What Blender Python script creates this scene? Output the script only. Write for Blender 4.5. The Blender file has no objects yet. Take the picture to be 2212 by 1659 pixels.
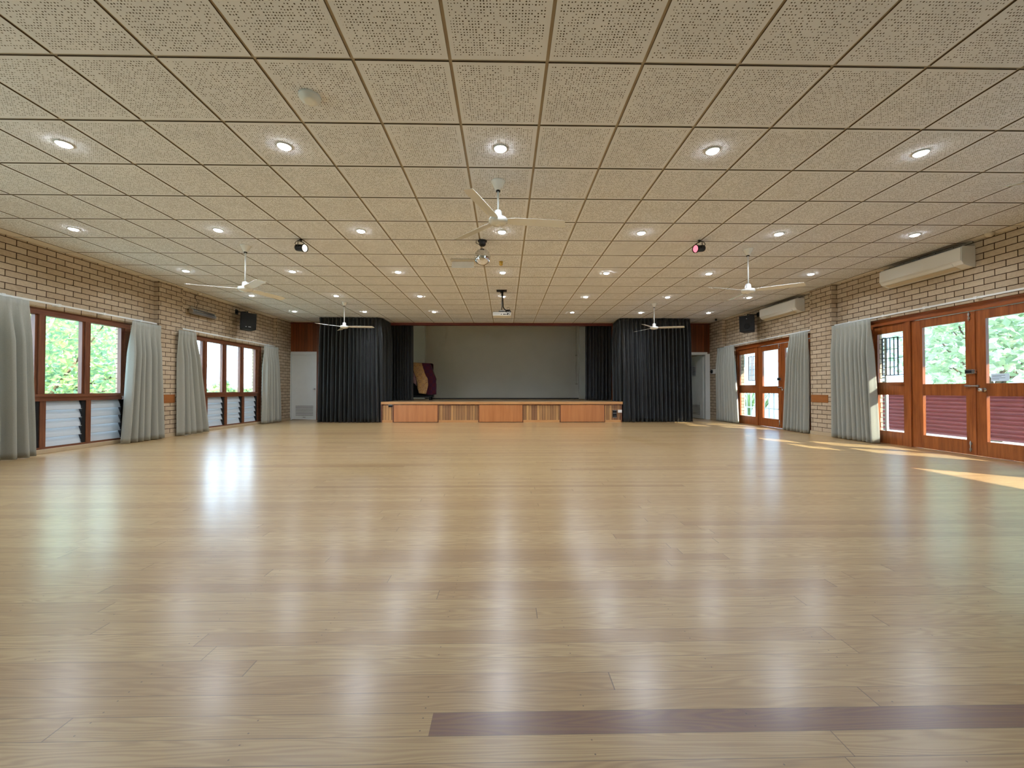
import bpy, math, random
from mathutils import Vector, Matrix
R = math.radians
PI = math.pi
sc = bpy.context.scene
col = sc.collection
CZ = 2.937          # ceiling height
WL, WR = -6.54, 6.40  # brick wall faces
PL, PR = -6.44, 6.28  # pier faces
YF = 12.3           # plane of the stage wall
YB = -5.0

# ------------------------------------------------------------ node helpers
class NT:
    def __init__(s, name):
        s.m = bpy.data.materials.new(name); s.m.use_nodes = True
        s.t = s.m.node_tree; s.t.nodes.clear()
        s.out = s.t.nodes.new('ShaderNodeOutputMaterial')
    def n(s, typ, **kw):
        nd = s.t.nodes.new(typ)
        for k, v in kw.items():
            if k.startswith('i_'):
                nd.inputs[k[2:].replace('_', ' ')].default_value = v
            else:
                setattr(nd, k, v)
        return nd
    def l(s, a, b): s.t.links.new(a, b)
    def math(s, op, a, b=None, c=None, clamp=False):
        nd = s.t.nodes.new('ShaderNodeMath'); nd.operation = op; nd.use_clamp = clamp
        for i, v in enumerate((a, b, c)):
            if v is None: continue
            if isinstance(v, (int, float)): nd.inputs[i].default_value = v
            else: s.l(v, nd.inputs[i])
        return nd.outputs[0]
    def mix(s, f, a, b, typ='MIX'):
        nd = s.t.nodes.new('ShaderNodeMix'); nd.data_type = 'RGBA'; nd.blend_type = typ
        for k, v in ((0, f), (6, a), (7, b)):
            if isinstance(v, (int, float)): nd.inputs[k].default_value = v
            elif isinstance(v, tuple): nd.inputs[k].default_value = v if len(v) == 4 else v + (1,)
            else: s.l(v, nd.inputs[k])
        return nd.outputs[2]
    def ramp(s, f, stops):
        nd = s.t.nodes.new('ShaderNodeValToRGB')
        el = nd.color_ramp.elements
        while len(el) < len(stops): el.new(0.5)
        for e, (p, c) in zip(el, stops):
            e.position = p; e.color = c + (1,) if len(c) == 3 else c
        s.l(f, nd.inputs[0]); return nd.outputs[0]
    def vec(s, x, y, z=0.0):
        nd = s.t.nodes.new('ShaderNodeCombineXYZ')
        for i, v in enumerate((x, y, z)):
            if isinstance(v, (int, float)): nd.inputs[i].default_value = v
            else: s.l(v, nd.inputs[i])
        return nd.outputs[0]
    def xyz(s, v):
        nd = s.t.nodes.new('ShaderNodeSeparateXYZ'); s.l(v, nd.inputs[0]); return nd.outputs
    def pos(s): return s.n('ShaderNodeNewGeometry').outputs['Position']
    def obj(s): return s.n('ShaderNodeTexCoord').outputs['Object']
    def noise(s, v, scale, detail=3, rough=0.5, out=0):
        nd = s.n('ShaderNodeTexNoise'); nd.inputs['Scale'].default_value = scale
        nd.inputs['Detail'].default_value = detail; nd.inputs['Roughness'].default_value = rough
        if v is not None: s.l(v, nd.inputs['Vector'])
        return nd.outputs[out]
    def white(s, v):
        nd = s.n('ShaderNodeTexWhiteNoise'); nd.noise_dimensions = '3D'; s.l(v, nd.inputs['Vector']); return nd.outputs
    def scale(s, v, k):
        nd = s.n('ShaderNodeVectorMath', operation='MULTIPLY'); s.l(v, nd.inputs[0]); nd.inputs[1].default_value = k; return nd.outputs[0]
    def bump(s, h, strength=0.3, dist=0.01):
        nd = s.n('ShaderNodeBump'); nd.inputs['Strength'].default_value = strength; nd.inputs['Distance'].default_value = dist
        s.l(h, nd.inputs['Height']); return nd.outputs[0]
    def bsdf(s, color, rough=0.5, metal=0.0, spec=0.5, normal=None, **kw):
        b = s.n('ShaderNodeBsdfPrincipled')
        for k, v in (('Base Color', color), ('Roughness', rough), ('Metallic', metal), ('Specular IOR Level', spec)):
            if isinstance(v, (int, float)): b.inputs[k].default_value = v
            elif isinstance(v, tuple): b.inputs[k].default_value = v + (1,) if len(v) == 3 else v
            else: s.l(v, b.inputs[k])
        if normal is not None: s.l(normal, b.inputs['Normal'])
        for k, v in kw.items(): b.inputs[k.replace('_', ' ')].default_value = v
        s.l(b.outputs[0], s.out.inputs[0]); return b

def srgb(r, g, b):
    f = lambda c: (c / 255 / 12.92) if c / 255 <= 0.04045 else ((c / 255 + 0.055) / 1.055) ** 2.4
    return (f(r), f(g), f(b))

def mat_plain(name, c, rough=0.5, metal=0.0, spec=0.5, var=0.06, vs=6.0, **kw):
    t = NT(name)
    n = t.noise(t.obj(), vs, 3)
    k = t.ramp(n, [(0.3, tuple(x * (1 - var) for x in c)), (0.7, tuple(min(1, x * (1 + var)) for x in c))])
    t.bsdf(k, rough, metal, spec, **kw)
    return t.m

def mat_emit(name, c, s):
    t = NT(name); e = t.n('ShaderNodeEmission'); e.inputs[0].default_value = c + (1,); e.inputs[1].default_value = s
    t.l(e.outputs[0], t.out.inputs[0]); return t.m

def mat_wood(name, c1, c2, axis='z', rough=0.35, scale=1.0, board=None, gap=0.0, coat=0.0, c3=None):
    """grain runs along `axis`; board = width of upright boards (along x) if any"""
    t = NT(name); p = t.pos(); x, y, z = t.xyz(p)
    k = {'z': (14, 14, 1.0), 'x': (1.0, 14, 14), 'y': (14, 1.0, 14)}[axis]
    pv = t.scale(p, tuple(q * scale for q in k))
    rnd = None
    if board:
        cell = t.math('FLOOR', t.math('DIVIDE', x, board))
        rnd = t.white(t.vec(cell, 3.7, 1.3))[0]
        ad = t.n('ShaderNodeVectorMath', operation='ADD'); t.l(pv, ad.inputs[0]); t.l(t.vec(t.math('MULTIPLY', rnd, 37.0), 0.0, t.math('MULTIPLY', rnd, 11.0)), ad.inputs[1]); pv = ad.outputs[0]
    n1 = t.noise(pv, 2.2, 5, 0.6)
    c = t.ramp(n1, [(0.3, c1), (0.7, c2)])
    if board:
        c = t.mix(t.math('MULTIPLY', rnd, 0.75), c, c3 or tuple(q * 0.4 for q in c1))
        fr = t.math('FRACT', t.math('DIVIDE', x, board))
        e = t.math('MINIMUM', fr, t.math('SUBTRACT', 1.0, fr))
        g = t.math('LESS_THAN', e, gap / board)
        c = t.mix(g, c, tuple(q * 0.15 for q in c1))
    t.bsdf(c, rough, normal=t.bump(n1, 0.08, 0.004), Coat_Weight=coat, Coat_Roughness=0.15)
    return t.m

# ------------------------------------------------------------ materials
def mk_brick():
    t = NT('brick'); g = t.n('ShaderNodeNewGeometry')
    x, y, z = t.xyz(g.outputs['Position']); nx, ny, nz = t.xyz(g.outputs['Normal'])
    s = t.math('GREATER_THAN', t.math('ABSOLUTE', ny), 0.5)
    u = t.math('ADD', t.math('MULTIPLY', y, t.math('SUBTRACT', 1.0, s)), t.math('MULTIPLY', t.math('ADD', x, 0.1), s))
    v = t.math('ADD', z, 0.012)
    b = t.n('ShaderNodeTexBrick', offset=0.5, offset_frequency=2)
    b.inputs['Scale'].default_value = 1.0
    b.inputs['Brick Width'].default_value = 0.24; b.inputs['Row Height'].default_value = 0.086
    b.inputs['Mortar Size'].default_value = 0.0052; b.inputs['Mortar Smooth'].default_value = 0.12
    b.inputs['Bias'].default_value = -0.2
    b.inputs['Color1'].default_value = srgb(207, 188, 162) + (1,)
    b.inputs['Color2'].default_value = srgb(186, 164, 137) + (1,)
    b.inputs['Mortar'].default_value = srgb(62, 40, 22) + (1,)
    uv = t.vec(u, v); t.l(uv, b.inputs['Vector'])
    n = t.noise(t.vec(u, v, x), 26, 4, 0.65)
    c = t.mix(0.30, b.outputs['Color'], t.ramp(n, [(0.3, (0.5, 0.47, 0.44)), (0.6, (1, 1, 1))]), 'MULTIPLY')
    n2 = t.noise(t.vec(u, v, 3.0), 2.5, 2)
    c = t.mix(0.35, c, t.ramp(n2, [(0.35, (0.8, 0.76, 0.7)), (0.65, (1, 1, 1))]), 'MULTIPLY')
    h = t.math('SUBTRACT', 1.0, b.outputs['Fac'])
    h = t.math('ADD', h, t.math('MULTIPLY', n, 0.12))
    t.bsdf(c, 0.85, spec=0.25, normal=t.bump(h, 0.8, 0.008))
    return t.m

def mk_tile():
    t = NT('perforated_tile'); p = t.pos(); x, y, z = t.xyz(p)
    q = 0.0172
    ux = t.math('DIVIDE', x, q); uy = t.math('DIVIDE', y, q)
    cell = t.vec(t.math('FLOOR', ux), t.math('FLOOR', uy), 1.0)
    w = t.white(cell); wc = t.xyz(w[1])
    dx = t.math('SUBTRACT', t.math('FRACT', ux), t.math('ADD', 0.42, t.math('MULTIPLY', wc[0], 0.16)))
    dy = t.math('SUBTRACT', t.math('FRACT', uy), t.math('ADD', 0.42, t.math('MULTIPLY', wc[1], 0.16)))
    d = t.math('SQRT', t.math('ADD', t.math('MULTIPLY', dx, dx), t.math('MULTIPLY', dy, dy)))
    on = t.math('GREATER_THAN', w[0], 0.30)
    rad = t.math('ADD', 0.15, t.math('MULTIPLY', wc[2], 0.12))
    hole = t.math('MULTIPLY', t.math('LESS_THAN', d, rad), on)
    fx = t.math('FRACT', t.math('DIVIDE', t.math('ADD', x, 0.337), 0.6))
    fy = t.math('FRACT', t.math('DIVIDE', t.math('ADD', y, -2.480), 0.6))
    for f in (fx, fy):
        e = t.math('MINIMUM', f, t.math('SUBTRACT', 1.0, f))
        hole = t.math('MULTIPLY', hole, t.math('GREATER_THAN', e, 0.06))
    n = t.noise(p, 5.0, 3)
    base = t.ramp(n, [(0.3, srgb(229, 231, 238)), (0.7, srgb(237, 239, 246))])
    c = t.mix(hole, base, srgb(78, 68, 58))
    t.bsdf(c, 0.9, spec=0.15)
    return t.m

def mk_floor():
    t = NT('floor_boards'); p = t.pos(); x, y, z = t.xyz(p)
    W = 0.0772
    v = t.math('DIVIDE', t.math('SUBTRACT', y, 1.075), W)
    row = t.math('FLOOR', v)
    rr = t.white(t.vec(row, 5.1, 2.2))[0]
    rr2 = t.white(t.vec(row, 9.1, 7.2))[0]
    L = t.math('ADD', 1.9, t.math('MULTIPLY', rr2, 1.8))
    u = t.math('DIVIDE', t.math('ADD', x, t.math('MULTIPLY', rr, 40.0)), L)
    cell = t.math('FLOOR', u)
    isd = t.math('MULTIPLY', t.math('COMPARE', row, 0.0, 0.1), t.math('GREATER_THAN', x, -0.2))
    isd = t.math('MULTIPLY', isd, t.math('LESS_THAN', x, 3.4))
    cell = t.math('ADD', cell, t.math('MULTIPLY', isd, 77.0))
    w = t.white(t.vec(cell, row, 0.5)); r = w[0]; wc = t.xyz(w[1])
    # grain
    gx = t.math('ADD', t.math('MULTIPLY', x, 1.3), t.math('MULTIPLY', r, 90.0))
    gy = t.math('ADD', t.math('MULTIPLY', y, 17.0), t.math('MULTIPLY', wc[1], 30.0))
    warp = t.noise(t.vec(gx, gy, 1.0), 0.9, 2)
    gv = t.vec(gx, t.math('ADD', gy, t.math('MULTIPLY', warp, 5.0)), 2.0)
    wv = t.n('ShaderNodeTexWave', wave_type='BANDS', bands_direction='Y'); t.l(gv, wv.inputs['Vector'])
    wv.inputs['Scale'].default_value = 0.9; wv.inputs['Distortion'].default_value = 3.0; wv.inputs['Detail'].default_value = 3
    fine = t.noise(t.vec(t.math('MULTIPLY', gx, 3.0), t.math('MULTIPLY', gy, 8.0), 0.0), 2.0, 3)
    tone = t.ramp(r, [(0.0, srgb(186, 152, 104)), (0.3, srgb(195, 163, 112)), (0.55, srgb(203, 172, 121)), (0.85, srgb(191, 157, 107)), (1.0, srgb(176, 141, 95))])
    tone = t.mix(isd, tone, srgb(124, 84, 66))
    c = t.mix(t.math('MULTIPLY', wv.outputs[1], 0.42), tone, srgb(150, 112, 68))
    c = t.mix(0.30, c, t.ramp(fine, [(0.3, (0.68, 0.64, 0.6)), (0.65, (1, 1, 1))]), 'MULTIPLY')
    # seams
    fv = t.math('FRACT', v); e = t.math('MINIMUM', fv, t.math('SUBTRACT', 1.0, fv))
    seam = t.math('LESS_THAN', e, 0.012)
    fu = t.math('FRACT', u); eu = t.math('MINIMUM', fu, t.math('SUBTRACT', 1.0, fu))
    seam2 = t.math('LESS_THAN', eu, 0.0006)
    sm = t.math('MAXIMUM', seam, seam2)
    c = t.mix(t.math('MULTIPLY', sm, 0.7), c, srgb(80, 55, 32))
    # nail heads
    nx = t.math('DIVIDE', x, 0.45)
    nfx = t.math('SUBTRACT', t.math('FRACT', nx), 0.5)
    nd = t.math('ADD', t.math('POWER', t.math('MULTIPLY', nfx, 0.45), 2.0), t.math('POWER', t.math('MULTIPLY', t.math('SUBTRACT', t.math('ABSOLUTE', t.math('SUBTRACT', fv, 0.5)), 0.27), W), 2.0))
    nail = t.math('MULTIPLY', t.math('LESS_THAN', nd, 0.0000055), t.math('GREATER_THAN', t.white(t.vec(t.math('FLOOR', nx), row, 4.0))[0], 0.45))
    c = t.mix(t.math('MULTIPLY', nail, 0.75), c, srgb(74, 52, 34))
    h = t.math('SUBTRACT', t.math('MULTIPLY', t.noise(t.vec(t.math('MULTIPLY', x, 1.0), t.math('MULTIPLY', y, 9.0), 0), 1.6, 3), 0.55), t.math('MULTIPLY', sm, 0.25))
    h = t.math('ADD', h, t.math('MULTIPLY', t.white(t.vec(row, 1.0, 1.0))[0], 0.10))
    ro = 0.34
    t.bsdf(c, ro, spec=0.6, normal=t.bump(h, 0.16, 0.004), Coat_Weight=0.6, Coat_Roughness=0.235)
    return t.m

def mk_curtain(name, c1, c2, transl=0.0, sheen=0.0):
    t = NT(name); o = t.obj()
    n = t.noise(t.scale(o, (60, 60, 90)), 3.0, 3)
    c = t.ramp(n, [(0.3, c1), (0.7, c2)])
    b = t.bsdf(c, 0.85 if not sheen else 0.48, spec=0.2 if not sheen else 0.45)
    b.inputs['Sheen Weight'].default_value = sheen
    if transl:
        tr = t.n('ShaderNodeBsdfTranslucent'); t.l(c, tr.inputs[0])
        mx = t.n('ShaderNodeMixShader'); mx.inputs[0].default_value = transl
        t.l(b.outputs[0], mx.inputs[1]); t.l(tr.outputs[0], mx.inputs[2]); t.l(mx.outputs[0], t.out.inputs[0])
    return t.m

def mk_glass():
    t = NT('glass')
    tr = t.n('ShaderNodeBsdfTransparent'); tr.inputs[0].default_value = (0.93, 0.97, 0.96, 1)
    gl = t.n('ShaderNodeBsdfGlossy'); gl.inputs['Roughness'].default_value = 0.02
    lw = t.n('ShaderNodeLayerWeight'); lw.inputs[0].default_value = 0.5
    fr = t.math('ADD', 0.025, t.math('MULTIPLY', t.math('POWER', lw.outputs['Facing'], 5.0), 0.7))
    mx = t.n('ShaderNodeMixShader'); t.l(fr, mx.inputs[0]); t.l(tr.outputs[0], mx.inputs[1]); t.l(gl.outputs[0], mx.inputs[2])
    t.l(mx.outputs[0], t.out.inputs[0]); return t.m

def mk_leaf(name, c1, c2, transl=0.45):
    t = NT(name); g = t.n('ShaderNodeNewGeometry')
    try: r = g.outputs['Random Per Island']
    except Exception: r = t.noise(t.obj(), 3.0)
    c = t.ramp(r, [(0.0, c1), (1.0, c2)])
    d = t.n('ShaderNodeBsdfDiffuse'); t.l(c, d.inputs[0])
    tr = t.n('ShaderNodeBsdfTranslucent'); t.l(c, tr.inputs[0])
    mx = t.n('ShaderNodeMixShader'); mx.inputs[0].default_value = transl
    t.l(d.outputs[0], mx.inputs[1]); t.l(tr.outputs[0], mx.inputs[2]); t.l(mx.outputs[0], t.out.inputs[0]); return t.m

def mk_louvre():
    t = NT('obscure_louvre_glass')
    d = t.n('ShaderNodeBsdfPrincipled'); d.inputs['Base Color'].default_value = srgb(200, 203, 204) + (1,); d.inputs['Roughness'].default_value = 0.35
    tr = t.n('ShaderNodeBsdfTranslucent'); tr.inputs[0].default_value = srgb(190, 200, 205) + (1,)
    mx = t.n('ShaderNodeMixShader'); mx.inputs[0].default_value = 0.18
    t.l(d.outputs[0], mx.inputs[1]); t.l(tr.outputs[0], mx.inputs[2]); t.l(mx.outputs[0], t.out.inputs[0]); return t.m

def mk_quilt(name, ca, cb, cc):
    t = NT(name); o = t.pos()
    v = t.n('ShaderNodeTexChecker'); v.inputs['Scale'].default_value = 9.0; t.l(o, v.inputs['Vector'])
    v.inputs['Color1'].default_value = ca + (1,); v.inputs['Color2'].default_value = cb + (1,)
    w = t.n('ShaderNodeTexVoronoi'); w.inputs['Scale'].default_value = 30; t.l(o, w.inputs['Vector'])
    c = t.mix(t.math('MULTIPLY', t.math('GREATER_THAN', w.outputs['Distance'], 0.35), 0.6), v.outputs[0], cc)
    t.bsdf(c, 0.9, spec=0.2); return t.m

M = dict(
    edge_shade=mat_plain('shaded_glass_edge', srgb(60, 66, 70), 0.4),  # dark glass edge, also carrying the painted shadow line under each louvre blade
    brick=mk_brick(), tile=mk_tile(), floor=mk_floor(), glass=mk_glass(), louvre=mk_louvre(),
    tbar=mat_plain('ceiling_bar', srgb(186, 175, 158), 0.6), tile_shade=mat_plain('shaded_tile_edge', srgb(96, 80, 62), 0.8),  # tile sides coloured dark to paint the shadow line along the grid
    strip=mat_plain('ceiling_strip', srgb(234, 228, 220), 0.9, spec=0.2),
    cream=mat_plain('cream_plaster', srgb(206, 200, 184), 0.9, spec=0.15, var=0.03, vs=1.5),
    white=mat_plain('white_paint', srgb(232, 232, 228), 0.45, var=0.02),
    dwhite=mat_plain('door_white_paint', srgb(222, 226, 224), 0.4, var=0.02),
    plastic=mat_plain('white_plastic', srgb(236, 234, 228), 0.28, var=0.01),
    offw=mat_plain('aged_plastic', srgb(214, 200, 176), 0.4, var=0.03),
    fan=mat_plain('fan_enamel', srgb(232, 231, 226), 0.22, var=0.02, Coat_Weight=0.4),
    black=mat_plain('black_plastic', (0.010, 0.010, 0.011), 0.55, spec=0.3),
    blackm=mat_plain('black_metal', (0.012, 0.012, 0.013), 0.5, spec=0.35),
    dark=mat_plain('dark_void', (0.02, 0.018, 0.016), 0.9),
    chrome=mat_plain('chrome', (0.75, 0.75, 0.76), 0.16, 1.0, var=0.02),
    steel=mat_plain('grey_steel', (0.45, 0.44, 0.42), 0.35, 0.8),
    brass=mat_plain('brass', (0.62, 0.38, 0.08), 0.3, 0.9),
    mirror=mat_plain('mirror_facets', (0.86, 0.87, 0.88), 0.05, 1.0, var=0.02),
    wwood=mat_wood('window_timber', srgb(98, 56, 38), srgb(132, 82, 54), 'z', 0.4),
    wwoodh=mat_wood('window_timber_rail', srgb(98, 56, 38), srgb(132, 82, 54), 'y', 0.4),
    dwood=mat_wood('door_timber', srgb(128, 66, 30), srgb(176, 100, 48), 'z', 0.3, coat=0.3),
    dwoodh=mat_wood('door_timber_rail', srgb(128, 66, 30), srgb(172, 94, 44), 'y', 0.3, coat=0.3),
    panel=mat_wood('panel_boards', srgb(124, 66, 32), srgb(158, 88, 46), 'z', 0.4, board=0.085, gap=0.003),
    fascia=mat_wood('fascia_timber', srgb(96, 34, 24), srgb(116, 46, 30), 'x', 0.45),
    ply=mat_wood('plywood', srgb(184, 116, 66), srgb(206, 138, 84), 'z', 0.35, scale=0.35),
    boards=mat_wood('stage_boards', srgb(196, 144, 88), srgb(214, 166, 104), 'z', 0.45, board=0.075, gap=0.004, c3=srgb(112, 70, 52)),
    nosing=mat_wood('stage_nosing', srgb(190, 134, 80), srgb(214, 162, 104), 'x', 0.4),
    deck=mat_wood('stage_deck', srgb(136, 112, 82), srgb(164, 138, 102), 'x', 0.5),
    block=mat_wood('block_timber', srgb(150, 92, 46), srgb(168, 106, 56), 'y', 0.4),
    skirt=mat_plain('skirting', srgb(190, 168, 136), 0.6),
    grey_curtain=mk_curtain('grey_curtain', srgb(166, 166, 154), srgb(182, 181, 170), 0.15),
    black_curtain=mk_curtain('black_velvet', (0.005, 0.006, 0.006), (0.011, 0.013, 0.013), 0.0, 0.25),
    concrete=mat_plain('concrete', srgb(222, 219, 212), 0.9, var=0.1),
    grass=mat_plain('grass_ground', srgb(190, 196, 168), 0.95, var=0.25, vs=2.0),
    hill=mat_plain('hazy_hill', srgb(120, 165, 150), 1.0, spec=0.0, var=0.12, vs=0.05),
    red=mat_plain('red_metal', srgb(206, 122, 122), 0.45, var=0.05),
    bark=mat_plain('bark', srgb(110, 92, 74), 0.95, var=0.25, vs=8),
    paper=mk_curtain('paper', srgb(236, 240, 242), srgb(240, 243, 245), 0.55),
    ink=mat_plain('ink', (0.05, 0.05, 0.06), 0.8),
    roof=mat_plain('roof_sheet', srgb(190, 195, 200), 0.6),
    leafA=mk_leaf('leaf_dense', srgb(128, 165, 138), srgb(206, 216, 140)),
    leafB=mk_leaf('leaf_pale', srgb(150, 172, 140), srgb(214, 224, 186)),
    leafC=mk_leaf('leaf_strap', srgb(90, 120, 78), srgb(170, 190, 130)),
    rope=mat_plain('rope', srgb(170, 160, 140), 0.9),
    lens=mat_emit('downlight_lens', (0.90, 0.97, 1.0), 55.0),
    parlens=mat_emit('warm_lens', (1.0, 0.93, 0.74), 2.2),
    redlens=mat_emit('pink_lens', (1.0, 0.22, 0.28), 1.6),
)

# ------------------------------------------------------------ mesh builder
class MB:
    def __init__(s): s.v = []; s.f = []; s.mi = []; s.k = 0; s.sm = []
    def q(s, *idx, smooth=False): s.f.append(idx); s.mi.append(s.k); s.sm.append(smooth)
    def box(s, a, b, mtx=None):
        x0, y0, z0 = (min(a[i], b[i]) for i in range(3)); x1, y1, z1 = (max(a[i], b[i]) for i in range(3))
        n = len(s.v)
        P = [(x0, y0, z0), (x1, y0, z0), (x1, y1, z0), (x0, y1, z0), (x0, y0, z1), (x1, y0, z1), (x1, y1, z1), (x0, y1, z1)]
        if mtx is not None: P = [tuple(mtx @ Vector(p)) for p in P]
        s.v += P
        for f in ((0, 3, 2, 1), (4, 5, 6, 7), (0, 1, 5, 4), (1, 2, 6, 5), (2, 3, 7, 6), (3, 0, 4, 7)):
            s.q(*[n + i for i in f])
        return s
    def tube(s, p0, p1, r0, r1=None, seg=12, cap=True):
        r1 = r0 if r1 is None else r1
        p0, p1 = Vector(p0), Vector(p1); d = (p1 - p0).normalized()
        a = d.orthogonal().normalized(); b = d.cross(a); n = len(s.v)
        for p, r in ((p0, r0), (p1, r1)):
            for i in range(seg):
                t = 2 * PI * i / seg; s.v.append(tuple(p + (a * math.cos(t) + b * math.sin(t)) * r))
        for i in range(seg):
            j = (i + 1) % seg; s.q(n + i, n + j, n + seg + j, n + seg + i, smooth=True)
        if cap:
            s.q(*[n + i for i in reversed(range(seg))]); s.q(*[n + seg + i for i in range(seg)])
        return s
    def path(s, pts, r, seg=8):
        for a, b in zip(pts[:-1], pts[1:]): s.tube(a, b, r, seg=seg)
        return s
    def lathe(s, prof, c=(0, 0, 0), seg=24, axis=None, smooth=True):
        n = len(s.v); c = Vector(c)
        m = Matrix.Identity(3) if axis is None else Vector((0, 0, 1)).rotation_difference(Vector(axis)).to_matrix()
        for r, z in prof:
            for i in range(seg):
                t = 2 * PI * i / seg; s.v.append(tuple(c + m @ Vector((r * math.cos(t), r * math.sin(t), z))))
        for k in range(len(prof) - 1):
            for i in range(seg):
                j = (i + 1) % seg; s.q(n + k * seg + i, n + k * seg + j, n + (k + 1) * seg + j, n + (k + 1) * seg + i, smooth=smooth)
        s.q(*[n + i for i in reversed(range(seg))]); s.q(*[n + (len(prof) - 1) * seg + i for i in range(seg)])
        return s
    def prism(s, prof, lo, hi, axis='y'):
        """prof = polygon (a,b); extruded along axis. y: (x,z)  x: (y,z)  z: (x,y)"""
        n = len(s.v); k = len(prof)
        for h in (lo, hi):
            for a, b in prof:
                s.v.append({'y': (a, h, b), 'x': (h, a, b), 'z': (a, b, h)}[axis])
        for i in range(k):
            j = (i + 1) % k; s.q(n + i, n + j, n + k + j, n + k + i)
        s.q(*[n + i for i in reversed(range(k))]); s.q(*[n + k + i for i in range(k)])
        return s
    def grid(s, rows, smooth=True):
        n = len(s.v); w = len(rows[0])
        for r in rows: s.v += [tuple(p) for p in r]
        for j in range(len(rows) - 1):
            for i in range(w - 1):
                a = n + j * w + i; s.q(a, a + 1, a + w + 1, a + w, smooth=smooth)
        return s
    def build(s, name, mats, parent=None, org=(0, 0, 0), bevel=0, solid=0):
        me = bpy.data.meshes.new(name)
        me.from_pydata([(v[0] - org[0], v[1] - org[1], v[2] - org[2]) for v in s.v], [], s.f)
        if not isinstance(mats, (list, tuple)): mats = [mats]
        for m in mats: me.materials.append(M[m] if isinstance(m, str) else m)
        me.polygons.foreach_set('material_index', s.mi); me.polygons.foreach_set('use_smooth', s.sm)
        me.update()
        o = bpy.data.objects.new(name, me); col.objects.link(o)
        if parent is None: o.location = org
        else: o.parent = parent
        if bevel:
            b = o.modifiers.new('bevel', 'BEVEL'); b.width = bevel; b.segments = 2; b.limit_method = 'ANGLE'
        if solid:
            b = o.modifiers.new('solid', 'SOLIDIFY'); b.thickness = solid; b.offset = 0
        return o

def tag(o, label, cat, group=None, kind=None):
    o['label'] = label
    if cat: o['category'] = cat
    if group: o['group'] = group
    if kind: o['kind'] = kind
    return o
def struct(o): o['kind'] = 'structure'; return o
def root(name, loc, label=None, cat=None, group=None):
    o = bpy.data.objects.new(name, None); col.objects.link(o); o.location = loc; o.empty_display_size = 0.1
    if label: tag(o, label, cat, group)
    return o
def copy_tree(o, parent=None):
    c = o.copy(); col.objects.link(c); c.parent = parent
    for ch in list(o.children): copy_tree(ch, c)
    return c

def curtain_rows(top, bot, z1, z0, nf, amp, seed, head=0.10, n=None, taper=1.0, belly=None):
    """top/bot: polylines in plan (x,y); folds are offset along the path normal"""
    rnd = random.Random(seed)
    def samp(pl, u):
        ds = [0]
        for a, b in zip(pl[:-1], pl[1:]): ds.append(ds[-1] + math.dist(a, b))
        d = u * ds[-1]
        for i in range(len(pl) - 1):
            if d <= ds[i + 1] + 1e-9:
                k = (d - ds[i]) / (ds[i + 1] - ds[i]); a, b = pl[i], pl[i + 1]
                t = Vector((b[0] - a[0], b[1] - a[1])).normalized()
                return Vector((a[0] + (b[0] - a[0]) * k, a[1] + (b[1] - a[1]) * k)), Vector((-t.y, t.x))
    n = n or nf * 10; ph = rnd.random() * 6
    wv = [(rnd.uniform(0.6, 1.3), rnd.random() * 6) for _ in range(3)]
    def phase(u):
        return 2 * PI * nf * u + ph + 0.8 * math.sin(2 * PI * 1.3 * u + wv[0][1]) + 0.45 * math.sin(2 * PI * 2.9 * u + wv[1][1])
    ampv = [rnd.uniform(0.55, 1.25) for _ in range(nf * 2 + 6)]
    nv = 26; rows = []
    for j in range(nv + 1):
        v = j / nv; z = z1 + (z0 - z1) * v; dz = z1 - z
        row = []
        for i in range(n + 1):
            u = i / n
            a, na = samp(top, u); b, nb = samp(bot, u)
            w = v ** taper
            if belly: w = w + belly * math.sin(PI * v)
            p = a.lerp(b, w); nn = na.lerp(nb, v)
            P_ = phase(u); am = ampv[int((P_ / (2 * PI)) % (len(ampv) - 1))]
            s_ = math.sin(P_); f = math.copysign(abs(s_) ** 0.75, s_)
            if dz < head: k = 0.22; off = k * amp * f + 0.15 * amp * math.sin(P_ * 2.0 + 1)
            else: k = 0.22 + 0.78 * min(1, (dz - head) / 0.45); off = k * amp * am * f
            off += 0.12 * amp * v * math.sin(P_ * 0.37 + 5 * v)
            row.append((p.x + nn.x * off, p.y + nn.y * off, z))
        rows.append(row)
    return rows

def curtain(name, label, cat, group, top, bot, z1, z0, nf, amp, seed, mat, **kw):
    m = MB(); m.grid(curtain_rows(top, bot, z1, z0, nf, amp, seed, **kw))
    cx = (bot[0][0] + bot[-1][0]) / 2; cy = (bot[0][1] + bot[-1][1]) / 2
    o = m.build(name, mat, org=(cx, cy, z0), solid=0.003)
    return tag(o, label, cat, group)

# ============================================================ SETTING
# floor
m = MB(); m.box((-6.95, YB - 0.2, -0.15), (6.80, 15.2, 0.0)); struct(m.build('floor', 'floor'))

# ceiling: grid plane, tiles dropped 9 mm below it
m = MB(); zb = CZ + 0.009
m.k = 0; m.box((-6.8, YB - 0.2, zb), (6.65, YF + 0.02, zb + 0.12))
X0 = [(c - 0.562) * 0.6 for c in range(-10, 12)]; Y0 = [(r + 4.1336) * 0.6 for r in range(-15, 17)]
g = 0.0100
def tile(x0, x1, y0, y1, k):
    n = len(m.v)
    m.v += [(x0, y0, CZ), (x1, y0, CZ), (x1, y1, CZ), (x0, y1, CZ), (x0, y0, zb), (x1, y0, zb), (x1, y1, zb), (x0, y1, zb)]
    m.k = k; m.q(n, n + 3, n + 2, n + 1)
    m.k = 2
    for a, b in ((0, 1), (1, 2), (2, 3), (3, 0)): m.q(n + a, n + b, n + 4 + b, n + 4 + a)
for xa, xb in zip(X0[:-1], X0[1:]):
    for ya, yb in zip(Y0[:-1], Y0[1:]): tile(xa + g, xb - g, ya + g, yb - g, 1)
    tile(xa + g, xb - g, Y0[-1] + g, YF, 3)
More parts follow.
